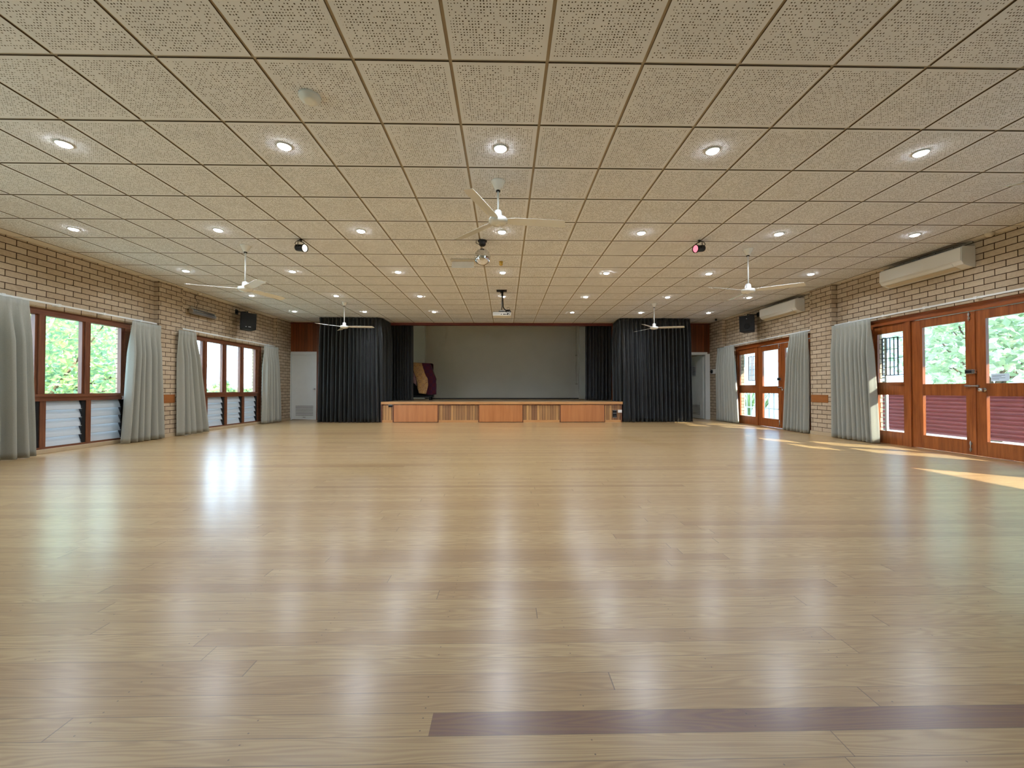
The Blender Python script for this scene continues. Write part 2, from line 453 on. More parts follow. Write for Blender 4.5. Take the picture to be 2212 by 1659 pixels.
for ya, yb in list(zip(Y0[:-1], Y0[1:])) + [(Y0[-1], YF + g)]:
    tile(-6.8, X0[0] - g, ya + g * 0.4, yb - g * 0.4, 3); tile(X0[-1] + g, 6.65, ya + g * 0.4, yb - g * 0.4, 3)
struct(m.build('ceiling', ['tbar', 'tile', 'tile_shade', 'strip']))

# side walls with openings
def side_wall(name, xin, xout, holes, y0, y1, ztop, piers, pier_x):
    m = MB(); holes = sorted(holes); y = y0
    for a, b, za, zb_ in holes:
        m.box((xin, y, -0.1), (xout, a, ztop))
        if za > -0.05: m.box((xin, a, -0.1), (xout, b, za))
        m.box((xin, a, zb_), (xout, b, ztop)); y = b
    m.box((xin, y, -0.1), (xout, y1, ztop))
    for a, b in piers: m.box((xin, a, 0), (pier_x, b, CZ))
    return struct(m.build(name, 'brick'))
WH = [(4.42, 7.20), (8.32, 11.01)]
side_wall('wall_left', WL, WL - 0.26, [(a, b, 0.06, 2.06) for a, b in WH] + [(0.5, 3.3, 0.06, 2.06), (-3.4, -0.6, 0.06, 2.06), (12.9, 14.75, 0.8, 2.3)], YB, 15.2, 3.7,  # stage-wing opening is added, out of view, to let daylight onto the stage
          [(3.76, 4.30), (7.655, 8.20), (11.56, YF)], PL)
DH = [(4.40, 7.03), (8.29, 11.15)]
side_wall('wall_right', WR, WR + 0.26, [(a, b, -0.1, 2.10) for a, b in DH] + [(0.5, 3.2, -0.1, 2.10), (-3.4, -0.6, -0.1, 2.10), (12.95, 14.7, 0.7, 1.85)], YB, 15.2, 3.7,
          [(3.76, 4.30), (7.66, 8.21), (11.58, YF)], PR)
m = MB(); m.box((-6.9, YB - 0.2, -0.1), (6.7, YB, 3.7)); struct(m.build('wall_rear', 'cream'))
# stage house shell
m = MB(); m.box((-6.9, 15.0, -0.1), (6.7, 15.2, 3.8)); m.box((-6.9, YF + 0.1, 3.6), (6.7, 15.2, 3.75))
m.box((-4.85, 14.86, 0.5), (-2.93, 15.0, 3.6)); m.box((2.74, 14.86, 0.5), (4.85, 15.0, 3.6))
struct(m.build('wall_back', 'cream'))
m = MB(); m.box((-2.93, 14.97, 0.57), (2.74, 15.0, 0.60)); struct(m.build('baseboard_stage', 'dark'))
# stage wall: timber panelling around the doors and the fascia above the opening
m = MB()
m.box((-6.56, YF, 2.05), (-5.60, YF + 0.1, CZ)); m.box((-5.60, YF, 0), (-3.50, YF + 0.1, CZ))
m.box((-6.9, YF, CZ), (6.7, YF + 0.12, 3.7)); m.box((3.28, YF, 0), (5.32, YF + 0.1, CZ)); m.box((5.32, YF, 2.05), (6.42, YF + 0.1, CZ))
struct(m.build('wall_front', 'panel'))
m = MB(); m.box((-3.50, YF - 0.015, 2.862), (3.28, YF + 0.12, CZ)); m.box((-6.45, YF - 0.012, 2.90), (-5.17, YF, CZ)); m.box((5.25, YF - 0.012, 2.90), (6.27, YF, CZ))
struct(m.build('trim_1', 'fascia'))
m = MB(); m.box((-5.655, YF - 0.03, 0), (-5.60, YF, 2.90)); struct(m.build('trim_2', 'wwood'))
# skirtings
def skirt(name, segs, s):
    m = MB()
    for a, b, x in segs: m.box((x, a, 0), (x + s * 0.014, b, 0.075))
    struct(m.build(name, 'skirt', bevel=0.003))
skirt('baseboard_left', [(YB, 3.76, WL), (3.74, 4.32, PL), (4.32, 4.42, WL), (7.20, 7.64, WL), (7.64, 8.215, PL), (11.01, 11.55, WL), (11.55, YF, PL), (8.215, 8.32, WL)], 1)
m = MB()
for a, b in WH: m.box((WL, a, 0), (WL + 0.02, b, 0.062))
struct(m.build('trim_3', 'skirt', bevel=0.003))
skirt('baseboard_right', [(7.03, 7.645, WR), (7.645, 8.225, PR), (8.225, 8.29, WR), (11.15, 11.565, WR), (11.565, YF, PR), (3.74, 4.32, PR)], -1)

# ---------------------------------------------------------- windows, left
def window(name, y0, y1, glass, detail=True):
    """glass = list of (a, b) pane edges, far to near"""
    xi, xo = WL - 0.012, WL - 0.10
    org = ((xi + xo) / 2, (y0 + y1) / 2, 0.06)
    r = root(name, org); struct(r)
    m = MB(); m.box((xi, y0, 1.968), (xo, y1, 2.06)); m.box((xi, y0, 0.06), (xo, y1, 0.088))
    m.box((xi + 0.004, glass[-1][0] - 0.0, 0.742), (xo, glass[0][1], 0.800)); m.box((xi + 0.018, y0 + 0.02, 0.800), (xo, y1 - 0.02, 0.845))
    m.box((xi, y0, 0.088), (xo, glass[-1][0] - 0.05, 1.968)); m.box((xi, glass[0][1] + 0.055, 0.088), (xo, y1, 1.968))
    m.box((xi + 0.012, y0, 2.045), (xi, y1, 2.06))
    m.build('frame', 'wwoodh', r, org)
    for i, (a, b) in enumerate(glass):
        # sash round the pane
        s = MB()
        for c0, c1 in ((a - 0.045, a), (b, b + 0.045)): s.box((xi - 0.02, c0, 0.835), (xo + 0.01, c1, 1.985))
        s.box((xi - 0.02, a, 0.835), (xo + 0.01, b, 0.850)); s.box((xi - 0.02, a, 1.965), (xo + 0.01, b, 1.985))
        so = s.build('sash', 'wwood', r, org)
        p = MB(); p.box((xo + 0.035, a, 0.850), (xo + 0.040, b, 1.965)); p.build('pane', 'glass', so, org)
        if i + 1 < len(glass):
            pa, pb = glass[i + 1][1], a
            q = MB(); q.box((xi, (pa + pb) / 2 - 0.032, 0.80), (xo, (pa + pb) / 2 + 0.032, 1.968)); q.build('mullion', 'wwood', r, org)
            q = MB(); q.box((xi, pb - 0.075, 0.088), (xo, pb, 0.742)); q.build('post', 'wwood', r, org)
        if detail:
            c = MB(); c.box((xi - 0.01, b - 0.004, 0.088), (xo + 0.01, b + 0.055, 0.742))
            for k in range(6): c.box((xi + 0.002, b - 0.012, 0.10 + k * 0.130), (xi - 0.01, b + 0.01, 0.135 + k * 0.130))
            c.build('louvre_clip', 'black', r, org)
            for k in range(5):
                z = 0.090 + k * 0.1304; t = MB()
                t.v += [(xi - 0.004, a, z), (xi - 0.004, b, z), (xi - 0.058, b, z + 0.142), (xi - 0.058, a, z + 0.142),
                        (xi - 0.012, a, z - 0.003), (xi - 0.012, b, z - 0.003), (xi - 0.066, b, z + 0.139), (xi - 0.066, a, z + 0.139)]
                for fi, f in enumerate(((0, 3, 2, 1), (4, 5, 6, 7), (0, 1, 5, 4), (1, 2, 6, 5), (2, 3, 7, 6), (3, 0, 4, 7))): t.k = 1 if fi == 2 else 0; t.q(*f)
                t.build('louvre_blade', ['louvre', 'edge_shade'], r, org)
        else:
            c = MB(); c.box((xi - 0.03, a, 0.088), (xi - 0.04, b, 0.742)); c.build('louvre_panel', 'louvre', r, org)
    return r
window('window_1', 4.42, 7.20, [(6.54, 7.05), (5.91, 6.41), (5.27, 5.775), (4.63, 5.13)])
window('window_2', 8.32, 11.01, [(10.32, 10.79), (9.69, 10.175), (9.06, 9.545), (8.44, 8.92)])

# ---------------------------------------------------------- double doors, right
def double_doors(name, dy, ext=0.0):
    xi, xo = 6.445, 6.495
    y = lambda v: v + dy
    org = (6.47, y(5.43), 0); r = root(name, org); struct(r)
    m = MB(); m.box((xi - 0.02, y(4.40), 1.995), (xo + 0.03, y(7.03 + ext), 2.10)); m.box((xi - 0.03, y(4.40), 2.075), (xi, y(7.03 + ext), 2.10))
    m.box((xi - 0.02, y(6.95 + ext), 0), (xo + 0.03, y(7.03 + ext), 1.995)); m.box((xi - 0.02, y(4.40), 0), (xo + 0.03, y(4.45), 1.995))
    m.build('frame', 'dwoodh', r, org, bevel=0.003)
    m = MB(); m.box((xi - 0.02, y(6.305), 0), (xo + 0.03, y(6.385), 1.995)); m.build('post', 'dwood', r, org, bevel=0.003)
    # sidelight
    m = MB(); m.box((xi + 0.012, y(6.385), 0), (xo, y(6.45), 1.995)); m.box((xi + 0.012, y(6.90 + ext), 0), (xo, y(6.95 + ext), 1.995))
    for a, b in ((0, 0.21), (0.82, 1.03), (1.858, 1.995)): m.box((xi + 0.012, y(6.45), a), (xo, y(6.90 + ext), b))
    m.box((xi, y(6.44), 0.985), (xi + 0.012, y(6.91 + ext), 1.0))
    s = m.build('sidelight', 'dwood', r, org)
    for a, b in ((0.21, 0.82), (1.03, 1.858)):
        p = MB(); p.box((xi + 0.03, y(6.45), a), (xi + 0.034, y(6.90 + ext), b)); p.build('pane', 'glass', s, org)
    # leaves
    def leaf(y0, y1, ga, gb, dx):
        m = MB(); X = (xi + dx, xo - 0.005 + dx)
        m.box((X[0], y(y0), 0.008), (X[1], y(ga), 1.990)); m.box((X[0], y(gb), 0.008), (X[1], y(y1), 1.990))
        for a, b in ((0.008, 0.207), (0.820, 0.992), (1.865, 1.990)): m.box((X[0] + 0.001, y(ga), a), (X[1] - 0.001, y(gb), b))
        l = m.build('door_leaf', 'dwood', r, org, bevel=0.002)
        for a, b in ((0.207, 0.820), (0.992, 1.865)):
            p = MB(); p.box((X[0] + 0.022, y(ga), a), (X[0] + 0.026, y(gb), b)); p.build('pane', 'glass', l, org)
        return l, X[0]
    la, xa = leaf(5.435, 6.300, 5.555, 6.140, 0.004)
    lb, xb = leaf(4.455, 5.430, 4.730, 5.310, 0.0)
    m = MB(); m.box((xi - 0.012, y(5.425), 0.01), (xi + 0.003, y(5.50), 1.985)); m.build('meeting_strip', 'dwood', r, org, bevel=0.002)
    f = xi - 0.012
    m = MB()
    for z0, z1 in ((1.86, 1.985), (0.05, 0.20)):
        m.tube((f - 0.012, y(5.487), z0), (f - 0.012, y(5.487), z1), 0.006); m.box((f - 0.014, y(5.475), z0 + 0.02), (f, y(5.499), z0 + 0.05)); m.box((f - 0.014, y(5.475), z1 - 0.05), (f, y(5.499), z1 - 0.02))
    m.build('flush_bolt', 'steel', la, org)
    m = MB(); m.k = 0; m.box((f - 0.022, y(5.435), 1.125), (f, y(5.535), 1.185)); m.k = 1; m.box((f - 0.024, y(5.455), 1.137), (f - 0.02, y(5.53), 1.172)); m.k = 0; m.box((f - 0.028, y(5.41), 1.128), (f, y(5.432), 1.182))
    m.build('deadlock', ['chrome', 'black'], la, org, bevel=0.002)
    m = MB(); m.tube((f - 0.012, y(5.40), 0.958), (f - 0.012, y(5.55), 0.958), 0.007); m.box((f - 0.006, y(5.49), 0.945), (f, y(5.55), 0.971)); m.box((xb - 0.018, y(5.39), 0.945), (xb, y(5.415), 0.971))
    m.build('slide_bolt', 'steel', la, org)
    m = MB(); c = (xb, y(5.335), 0.905)
    m.lathe([(0.030, 0), (0.030, 0.006), (0.012, 0.010), (0.012, 0.035), (0.026, 0.045), (0.028, 0.060), (0.020, 0.070), (0.004, 0.072)], c, 20, (-1, 0, 0))
    m.build('door_knob', 'chrome', lb, org)
    return r
double_doors('door_3', 0.0)
double_doors('door_4', 3.89, 0.23)

# ---------------------------------------------------------- plain doors beside the stage
def slats(m, x0, x1, y, z0, z1, n, mt=None):
    for k in range(n):
        z = z0 + (z1 - z0) * k / (n - 1)
        m.box((x0, y - 0.006, z), (x1, y + 0.004, z + 0.010), mt)
org = (-6.05, YF + 0.03, 0); r = root('door_1', org); struct(r)
m = MB(); m.box((-6.46, YF - 0.02, 0), (-6.415, YF + 0.06, 2.0)); m.box((-5.665, YF - 0.02, 0), (-5.62, YF + 0.06, 2.0)); m.box((-6.46, YF - 0.02, 1.952), (-5.62, YF + 0.06, 2.0)); m.box((-6.56, YF, 1.99), (-5.60, YF + 0.06, 2.06))
m.build('frame', 'dwhite', r, org, bevel=0.003)
m = MB(); m.box((-6.41, YF + 0.005, 0.02), (-5.67, YF + 0.04, 1.95)); lf = m.build('door_leaf', 'dwhite', r, org)
m = MB(); m.k = 0; m.box((-6.30, YF - 0.004, 0.11), (-5.74, YF + 0.006, 0.44)); m.k = 1; slats(m, -6.28, -5.76, YF - 0.003, 0.14, 0.41, 7); m.box((-6.07, YF - 0.004, 0.075), (-5.99, YF + 0.006, 0.085))
m.build('vent_grille', ['dwhite', 'dark'], lf, org)
m = MB(); m.lathe([(0.028, 0), (0.028, 0.006), (0.011, 0.010), (0.011, 0.03), (0.025, 0.042), (0.025, 0.055), (0.008, 0.064)], (-5.72, YF + 0.005, 0.93), 20, (0, -1, 0)); m.build('door_knob', 'chrome', lf, org)

org = (6.13, YF + 0.05, 0); r = root('door_2', org); struct(r)
m = MB(); m.box((6.13, YF - 0.03, 0), (6.18, YF + 0.10, 2.0)); m.box((6.18, YF - 0.03, 0), (6.27, YF - 0.0, 2.0)); m.box((5.32, YF - 0.02, 0), (5.37, YF + 0.10, 2.0)); m.box((5.32, YF - 0.02, 1.975), (6.20, YF + 0.10, 2.055))
m.build('frame', 'dwhite', r, org, bevel=0.003)
ang = R(99); T = Matrix.Translation((6.125, YF + 0.09, 0)) @ Matrix.Rotation(ang, 4, 'Z')
m = MB(); m.box((0, -0.018, 0.015), (0.80, 0.018, 1.965), T); lf = m.build('door_leaf', 'dwhite', r, org)
m = MB(); m.k = 0; m.box((0.12, 0.018, 0.11), (0.70, 0.024, 0.44), T); m.k = 1; slats(m, 0.14, 0.68, 0.0235, 0.14, 0.41, 7, T)
m.build('vent_grille', ['dwhite', 'dark'], lf, org)
m = MB(); k = T @ Vector((0.74, 0.018, 0.95)); m.lathe([(0.028, 0), (0.028, 0.006), (0.011, 0.010), (0.011, 0.03), (0.025, 0.042), (0.025, 0.055), (0.008, 0.064)], k, 20, (-1, 0, 0)); m.build('door_knob', 'chrome', lf, org)
m = MB(); m.k = 0; m.box((0.34, 0.0185, 1.33), (0.55, 0.0205, 1.66), T); m.k = 1
for i in range(6): m.box((0.37, 0.0205, 1.40 + i * 0.04), (0.52, 0.021, 1.412 + i * 0.04), T)
o = m.build('paper_notice', ['paper', 'ink']); tag(o, 'white paper notice taped on the half-open white door', 'notice')

# ============================================================ STAGE
org = (0, 11.35, 0); r = root('stage', org, 'low timber stage with orange plywood hatches along its front', 'stage')
m = MB(); m.box((-3.42, 11.30, 0.535), (3.29, YF + 0.1, 0.57)); m.box((-4.85, YF + 0.1, 0.535), (4.85, 14.99, 0.57)); m.build('deck', 'deck', r, org)
m = MB(); m.box((-3.43, 11.285, 0.50), (3.30, 11.33, 0.572)); m.build('nosing', 'nosing', r, org, bevel=0.006)
m = MB(); m.box((-3.40, 11.33, 0.0), (3.27, 11.40, 0.5)); m.box((-3.42, 11.33, 0), (-3.35, YF, 0.5)); m.box((3.22, 11.33, 0), (3.29, YF, 0.5)); m.build('framing', 'panel', r, org)
for a, b in ((-3.40, -3.10), (-1.84, -0.73), (0.51, 1.54), (2.80, 3.26)):
    m = MB(); m.box((a, 11.318, 0.06), (b, 11.332, 0.47)); p = m.build('board_panel', 'boards', r, org)
    m = MB(); m.box((a, 11.306, 0.0), (b, 11.331, 0.062)); m.build('kick_rail', 'nosing', p, org)
for x in (-3.42, -3.095, -1.85, -0.725, 0.50, 1.545, 2.79, 3.265):
    m = MB(); m.box((x - 0.012, 11.30, 0.0), (x + 0.012, 11.335, 0.5)); m.build('stile', 'wwood', r, org)
for a, b, l in ((-3.073, -1.865, None), (-0.712, 0.490, None), (1.560, 2.780, None)):
    m = MB(); m.box((a, 11.292, 0.012), (b, 11.312, 0.482)); m.build('hatch', 'ply', r, org, bevel=0.003)
m = MB(); m.k = 0; m.box((-3.225, 11.296, 0.425), (-3.115, 11.319, 0.505)); m.k = 1; m.box((-3.225, 11.29, 0.478), (-3.115, 11.297, 0.490))
tag(m.build('power_socket', ['black', 'steel'], org=(-3.17, 11.31, 0.46), bevel=0.002), 'small black socket plate at the left end of the stage front', 'socket')
m = MB(); m.k = 0; m.box((3.02, 11.29, 0.125), (3.13, 11.319, 0.335)); m.k = 1
for z in (0.325, 0.245, 0.13): m.box((3.025, 11.284, z), (3.125, 11.291, z + 0.010))
for x in (3.05, 3.085): m.box((x, 11.284, 0.165), (x + 0.02, 11.291, 0.175))
tag(m.build('connection_box', ['black', 'steel'], org=(3.075, 11.31, 0.125), bevel=0.002), 'tall black connection box at the right end of the stage front', 'socket')
m = MB(); m.box((3.165, 11.27, 0.265), (3.272, 11.319, 0.345))
tag(m.build('power_outlet', 'plastic', org=(3.22, 11.3, 0.265), bevel=0.004), 'white power outlet beside the black connection box on the stage front', 'socket')
m = MB(); m.path([(2.08, 11.0 + 3.84, 2.9), (2.09, 14.84, 1.9), (2.07, 14.84, 1.6), (2.09, 14.84, 0.95)], 0.006, 6)
m.box((2.05, 14.82, 2.24), (2.11, 14.85, 2.28)); m.box((2.06, 14.80, 1.08), (2.13, 14.85, 1.12))

# black stage curtains
cg = 'black stage curtains'
curtain('stage_curtain', 'wide black velvet curtain hanging floor to ceiling left of the stage', 'curtain', cg,
        [(-5.17, 11.36), (-3.52, 11.38), (-3.47, 11.50), (-3.46, 12.26)], [(-5.20, 11.34), (-3.50, 11.26), (-3.47, 11.45), (-3.48, 12.26)], 2.925, 0.012, 23, 0.085, 3, 'black_curtain', n=520, head=0.06)
curtain('stage_curtain', 'wide black velvet curtain hanging floor to ceiling right of the stage', 'curtain', cg,
        [(5.26, 11.40), (3.28, 11.38), (3.25, 11.50), (3.30, 12.26)], [(5.27, 11.34), (3.42, 11.30), (3.345, 11.45), (3.34, 12.26)], 2.918, 0.012, 25, 0.085, 5, 'black_curtain', n=560, head=0.06)
curtain('stage_leg_curtain', 'narrow black curtain on the stage, left side of the opening, beside the covered trolley', 'curtain', cg,
        [(-3.80, 12.56), (-2.84, 12.56)], [(-3.80, 12.56), (-2.83, 12.56)], 3.3, 0.585, 11, 0.07, 8, 'black_curtain', n=240)
curtain('stage_leg_curtain', 'narrow black curtain on the stage, right side of the opening', 'curtain', cg,
        [(3.80, 12.56), (2.50, 12.56)], [(3.80, 12.56), (2.49, 12.56)], 3.3, 0.585, 12, 0.07, 9, 'black_curtain', n=260)

# rope cord on the back wall of the stage
m = MB(); m.path([(2.64, 14.95, 3.3), (2.66, 14.95, 2.2), (2.63, 14.95, 1.75), (2.65, 14.95, 1.1)], 0.006, 6)
m.box((2.62, 14.92, 2.16), (2.68, 14.985, 2.20)); m.box((2.62, 14.92, 1.10), (2.69, 14.985, 1.14))
tag(m.build('hanging_cord', 'rope', org=(2.65, 14.95, 1.1)), 'thin cord on cleats down the cream wall behind the stage', 'cord')

# covered trolley on the stage
S = 0.0010906
def sk(cx, cy, y): return (-3.474 + S * cx * y / 13.2, y, 0.905 + (2.1414 - 0.905 - S * cy) * y / 13.2)
org = (-2.72, 13.3, 0.57)
r = root('storage_trolley', org, 'black wheeled trolley under draped blankets on the left of the stage', 'trolley')
m = MB(); m.box((-3.15, 13.12, 0.66), (-2.36, 13.52, 0.72)); m.build('base', 'blackm', r, org, bevel=0.01)
for x in (-3.08, -2.42):
    for y in (13.16, 13.46):
        m = MB(); m.tube((x - 0.02, y, 0.612), (x + 0.02, y, 0.612), 0.042, seg=16); m.box((x - 0.03, y - 0.015, 0.62), (x + 0.03, y + 0.015, 0.67)); m.build('caster', 'black', r, org)
m = MB(); m.prism([(-3.13, 0.72), (-2.34, 0.72), (-2.26, 1.26), (-2.44, 1.755), (-3.13, 1.775)], 13.26, 13.46, 'y'); m.build('load', 'black', r, org, bevel=0.01)
def drape(name, L, Rr, yt, yb, mat, label, cat='blanket', n=14):
    rows = []
    k = max(len(L), len(Rr)); 
    def at(pl, t):
        f = t * (len(pl) - 1); i = min(int(f), len(pl) - 2); q = f - i
        return (pl[i][0] + (pl[i + 1][0] - pl[i][0]) * q, pl[i][1] + (pl[i + 1][1] - pl[i][1]) * q)
    # over the top and down the back
    a, b = L[0], Rr[0]
    for dy, dz in ((0.42, 500), (0.40, 20), (0.2, -2)):
        rows.append([sk(a[0] + (b[0] - a[0]) * i / n, a[1] + (b[1] - a[1]) * i / n + dz, yt + dy) for i in range(n + 1)])
    for j in range(25):
        t = j / 24; a = at(L, t); b = at(Rr, t); y = yt + (yb - yt) * t ** 0.7
        rows.append([sk(a[0] + (b[0] - a[0]) * i / n, a[1] + (b[1] - a[1]) * i / n, y + 0.012 * math.sin(i * 1.1 + t * 3) * t) for i in range(n + 1)])
    m = MB(); m.grid(rows); o = m.build(name, mat, org=(-2.75, yb, 0.8), solid=0.006)
    return tag(o, label, cat)
q1 = mk_quilt('ochre_quilt', srgb(176, 120, 62), srgb(150, 100, 66), srgb(196, 160, 110))
q2 = mk_quilt('plum_blanket', srgb(84, 24, 32), srgb(60, 24, 48), srgb(70, 30, 44))
q3 = mk_quilt('pink_cloth', srgb(146, 110, 110), srgb(120, 84, 84), srgb(160, 130, 124))
drape('plum_blanket', [(560, 330), (640, 500), (720, 700), (800, 900), (850, 1100), (900, 1285)], [(955, 352), (1010, 480), (1065, 620), (1150, 780), (1180, 1000), (1185, 1275)], 13.24, 13.06, q2, 'dark plum blanket hanging down the right side of the covered trolley')
drape('ochre_quilt', [(330, 318), (450, 480), (560, 740), (615, 900), (635, 1100), (690, 1240)], [(715, 340), (790, 530), (850, 680), (930, 800), (955, 1000), (900, 1265)], 13.20, 12.98, q1, 'ochre patchwork quilt draped over the front of the stage trolley', 'quilt')
drape('pink_throw', [(300, 420), (320, 560), (360, 700), (420, 820)], [(430, 520), (520, 660), (590, 830), (606, 1020)], 13.17, 13.02, q3, 'faded pink patterned throw hanging below the ochre quilt beside the black curtain')

# ============================================================ CURTAINS AND RAILS
gg = 'grey floor-length curtains on the side walls'
xl, xr = -6.372, 6.245
curtain('curtain', 'grey curtain left of the nearest window, cut by the left edge of the photo', 'curtain', gg, [(xl, 4.35), (xl, 5.53)], [(xl, 4.30), (xl + 0.02, 5.60)], 2.10, 0.01, 8, 0.07, 11, 'grey_curtain')
curtain('curtain', 'grey curtain hanging between the nearest left window and the brick pier', 'curtain', gg, [(xl, 7.04), (xl, 7.62)], [(xl + 0.02, 6.88), (xl, 7.74)], 2.09, 0.012, 6, 0.06, 12, 'grey_curtain')
curtain('curtain', 'grey curtain flaring out just past the left brick pier, below the strip heater', 'curtain', gg, [(xl, 8.03), (xl, 8.46)], [(xl + 0.03, 8.00), (xl, 8.86)], 2.08, 0.012, 5, 0.06, 13, 'grey_curtain', taper=0.9)
curtain('curtain', 'grey curtain at the far end of the second left window, near the closed white door', 'curtain', gg, [(xl, 10.86), (xl, 11.50)], [(xl, 10.80), (xl, 11.66)], 2.09, 0.012, 6, 0.055, 14, 'grey_curtain', belly=0.1)
curtain('curtain', 'beige-grey curtain between the nearest glass doors and the right brick pier', 'curtain', gg, [(xr, 6.82), (xr, 7.64)], [(xr, 6.70), (xr, 7.62)], 2.12, 0.012, 9, 0.055, 15, 'grey_curtain')
curtain('curtain', 'grey curtain on the near side of the far glass doors, beside the right pier', 'curtain', gg, [(xr, 8.22), (xr, 8.76)], [(xr, 8.24), (xr, 8.93)], 2.11, 0.012, 7, 0.055, 16, 'grey_curtain')
curtain('curtain', 'beige-grey curtain beyond the far glass doors, near the open white door', 'curtain', gg, [(xr, 10.92), (xr, 11.80)], [(xr, 10.72), (xr, 11.80)], 2.12, 0.012, 8, 0.055, 17, 'grey_curtain')
def rail(x, s, y0, y1, z, label):
    org = (x, (y0 + y1) / 2, z); r = root('curtain_rail', org, label, 'curtain rail', 'white curtain rails')
    m = MB(); m.box((x - 0.009, y0, z - 0.013), (x + 0.009, y1, z + 0.013)); m.build('rail', 'white', r, org, bevel=0.003)
    n = 5
    for i in range(n):
        y = y0 + (y1 - y0) * (i + 0.5) / n
        m = MB(); m.box((x - s * 0.012, y - 0.02, z - 0.018), (x + s * (abs(abs(x) - (6.54 if s < 0 else 6.40))), y + 0.02, z + 0.020)); m.build('bracket', 'white', r, org)
rail(-6.46, -1, 4.33, 7.62, 2.128, 'white curtain rail above the nearest left window')
rail(-6.46, -1, 8.22, 11.50, 2.128, 'white curtain rail above the second left window')
rail(6.33, 1, 4.32, 7.65, 2.140, 'white curtain rail above the nearest glass doors')
rail(6.33, 1, 8.23, 11.56, 2.140, 'white curtain rail above the far glass doors')

# timber blocks set in the piers
m = MB(); m.box((PL - 0.003, 7.66, 0.655), (PL + 0.012, 8.02, 0.815)); tag(m.build('timber_block', 'block', org=(PL, 7.84, 0.655), bevel=0.003), 'orange-brown timber board fixed to the left brick pier', 'timber board')
m = MB(); m.box((PR + 0.003, 7.76, 0.655), (PR - 0.012, 8.19, 0.805)); tag(m.build('timber_block', 'block', org=(PR, 7.95, 0.655), bevel=0.003), 'orange-brown timber board fixed to the right brick pier', 'timber board')

# ============================================================ WALL FITTINGS
def aircon(y0, y1, label):
    org = (WR, (y0 + y1) / 2, 2.56); r = root('air_conditioner', org, label, 'air conditioner', 'white split-system air conditioners')
    x = lambda d: WR - d
    body = [(x(0), 2.865), (x(0.17), 2.865), (x(0.195), 2.845), (x(0.200), 2.66), (x(0.17), 2.615), (x(0.06), 2.575), (x(0), 2.575)]
    m = MB(); m.prism(body, y0, y1, 'y'); m.build('body', 'plastic', r, org, bevel=0.006)
    fp = [(x(0.196), 2.848), (x(0.208), 2.840), (x(0.213), 2.668), (x(0.201), 2.660)]
    m = MB(); m.prism(fp, y0 + 0.004, y1 - 0.004, 'y'); m.build('front_panel', 'plastic', r, org, bevel=0.003)
    m = MB(); m.prism([(x(0.198), 2.652), (x(0.203), 2.648), (x(0.176), 2.612), (x(0.168), 2.614)], y0 + 0.12, y1 - 0.05, 'y'); m.build('vent_flap', 'plastic', r, org)
    m = MB(); m.prism([(x(0.150), 2.6065), (x(0.152), 2.603), (x(0.075), 2.576), (x(0.073), 2.580)], y0 + 0.12, y1 - 0.05, 'y'); m.build('outlet', 'offw', r, org)
    m = MB(); m.box((x(0.02), y0 + 0.04, 2.865), (x(0.17), y1 - 0.04, 2.872)); m.build('intake', 'dark', r, org)
aircon(5.37, 6.57, 'long white air conditioner above the nearest glass doors on the right wall')
aircon(8.51, 9.72, 'white air conditioner above the far glass doors, beside the black speaker')

def speaker(x, y, s, label, lw):
    """cabinet turned a little toward the room"""
    org = (x, y, 2.36)
    r = root('wall_speaker', org, label, 'speaker', 'black wall speakers'); r.rotation_euler = (R(-3), 0, 0)
    z = -s
    T = Matrix.Rotation(R(s * 42), 4, 'Z')
    m = MB(); m.prism([(-0.17, -0.13), (0.17, -0.13), (0.12, 0.13), (-0.12, 0.13)], 0, 0.40, 'z'); m.v = [tuple(T @ Vector(v)) for v in m.v]; m.build('cabinet', 'black', r, bevel=0.008)
    m = MB(); m.box((-0.155, -0.137, 0.015), (0.155, -0.130, 0.385), T); g_ = m.build('grille', 'blackm', r, bevel=0.003)
    if lw:
        m = MB(); m.box((0.00, -0.1395, 0.05), (0.055, -0.137, 0.066), T); m.build('badge', 'paper', g_); m = MB(); m.box((-0.055, -0.1395, 0.05), (-0.035, -0.137, 0.066), T); m.build('badge', 'paper', g_)
    else:
        m = MB(); m.lathe([(0.075, 0), (0.070, 0.006), (0.045, 0.0005), (0.01, 0.004)], T @ Vector((0, -0.137, 0.13)), 24, T @ Vector((0, -1, 0)) - T @ Vector((0, 0, 0))); m.build('cone', 'black', g_)
        m = MB(); m.box((-0.01, -0.139, 0.31), (0.01, -0.137, 0.325), T); m.build('badge', 'paper', g_)
    wx = (WL if s > 0 else WR) - x
    m = MB(); m.tube((0, 0, 0.40), (0, 0, 0.455), 0.012); m.tube((0, 0, 0.445), (wx, 0, 0.445), 0.011); m.box((wx, -0.05, 0.39), (wx - (0.008 if wx > 0 else -0.008), 0.05, 0.50)); m.build('bracket', 'blackm', r)
speaker(-6.27, 9.95, 1, 'black wall speaker with a small white badge, high on the left brick wall', True)
speaker(6.13, 10.08, -1, 'black wall speaker with round driver, high on the right brick wall', False)

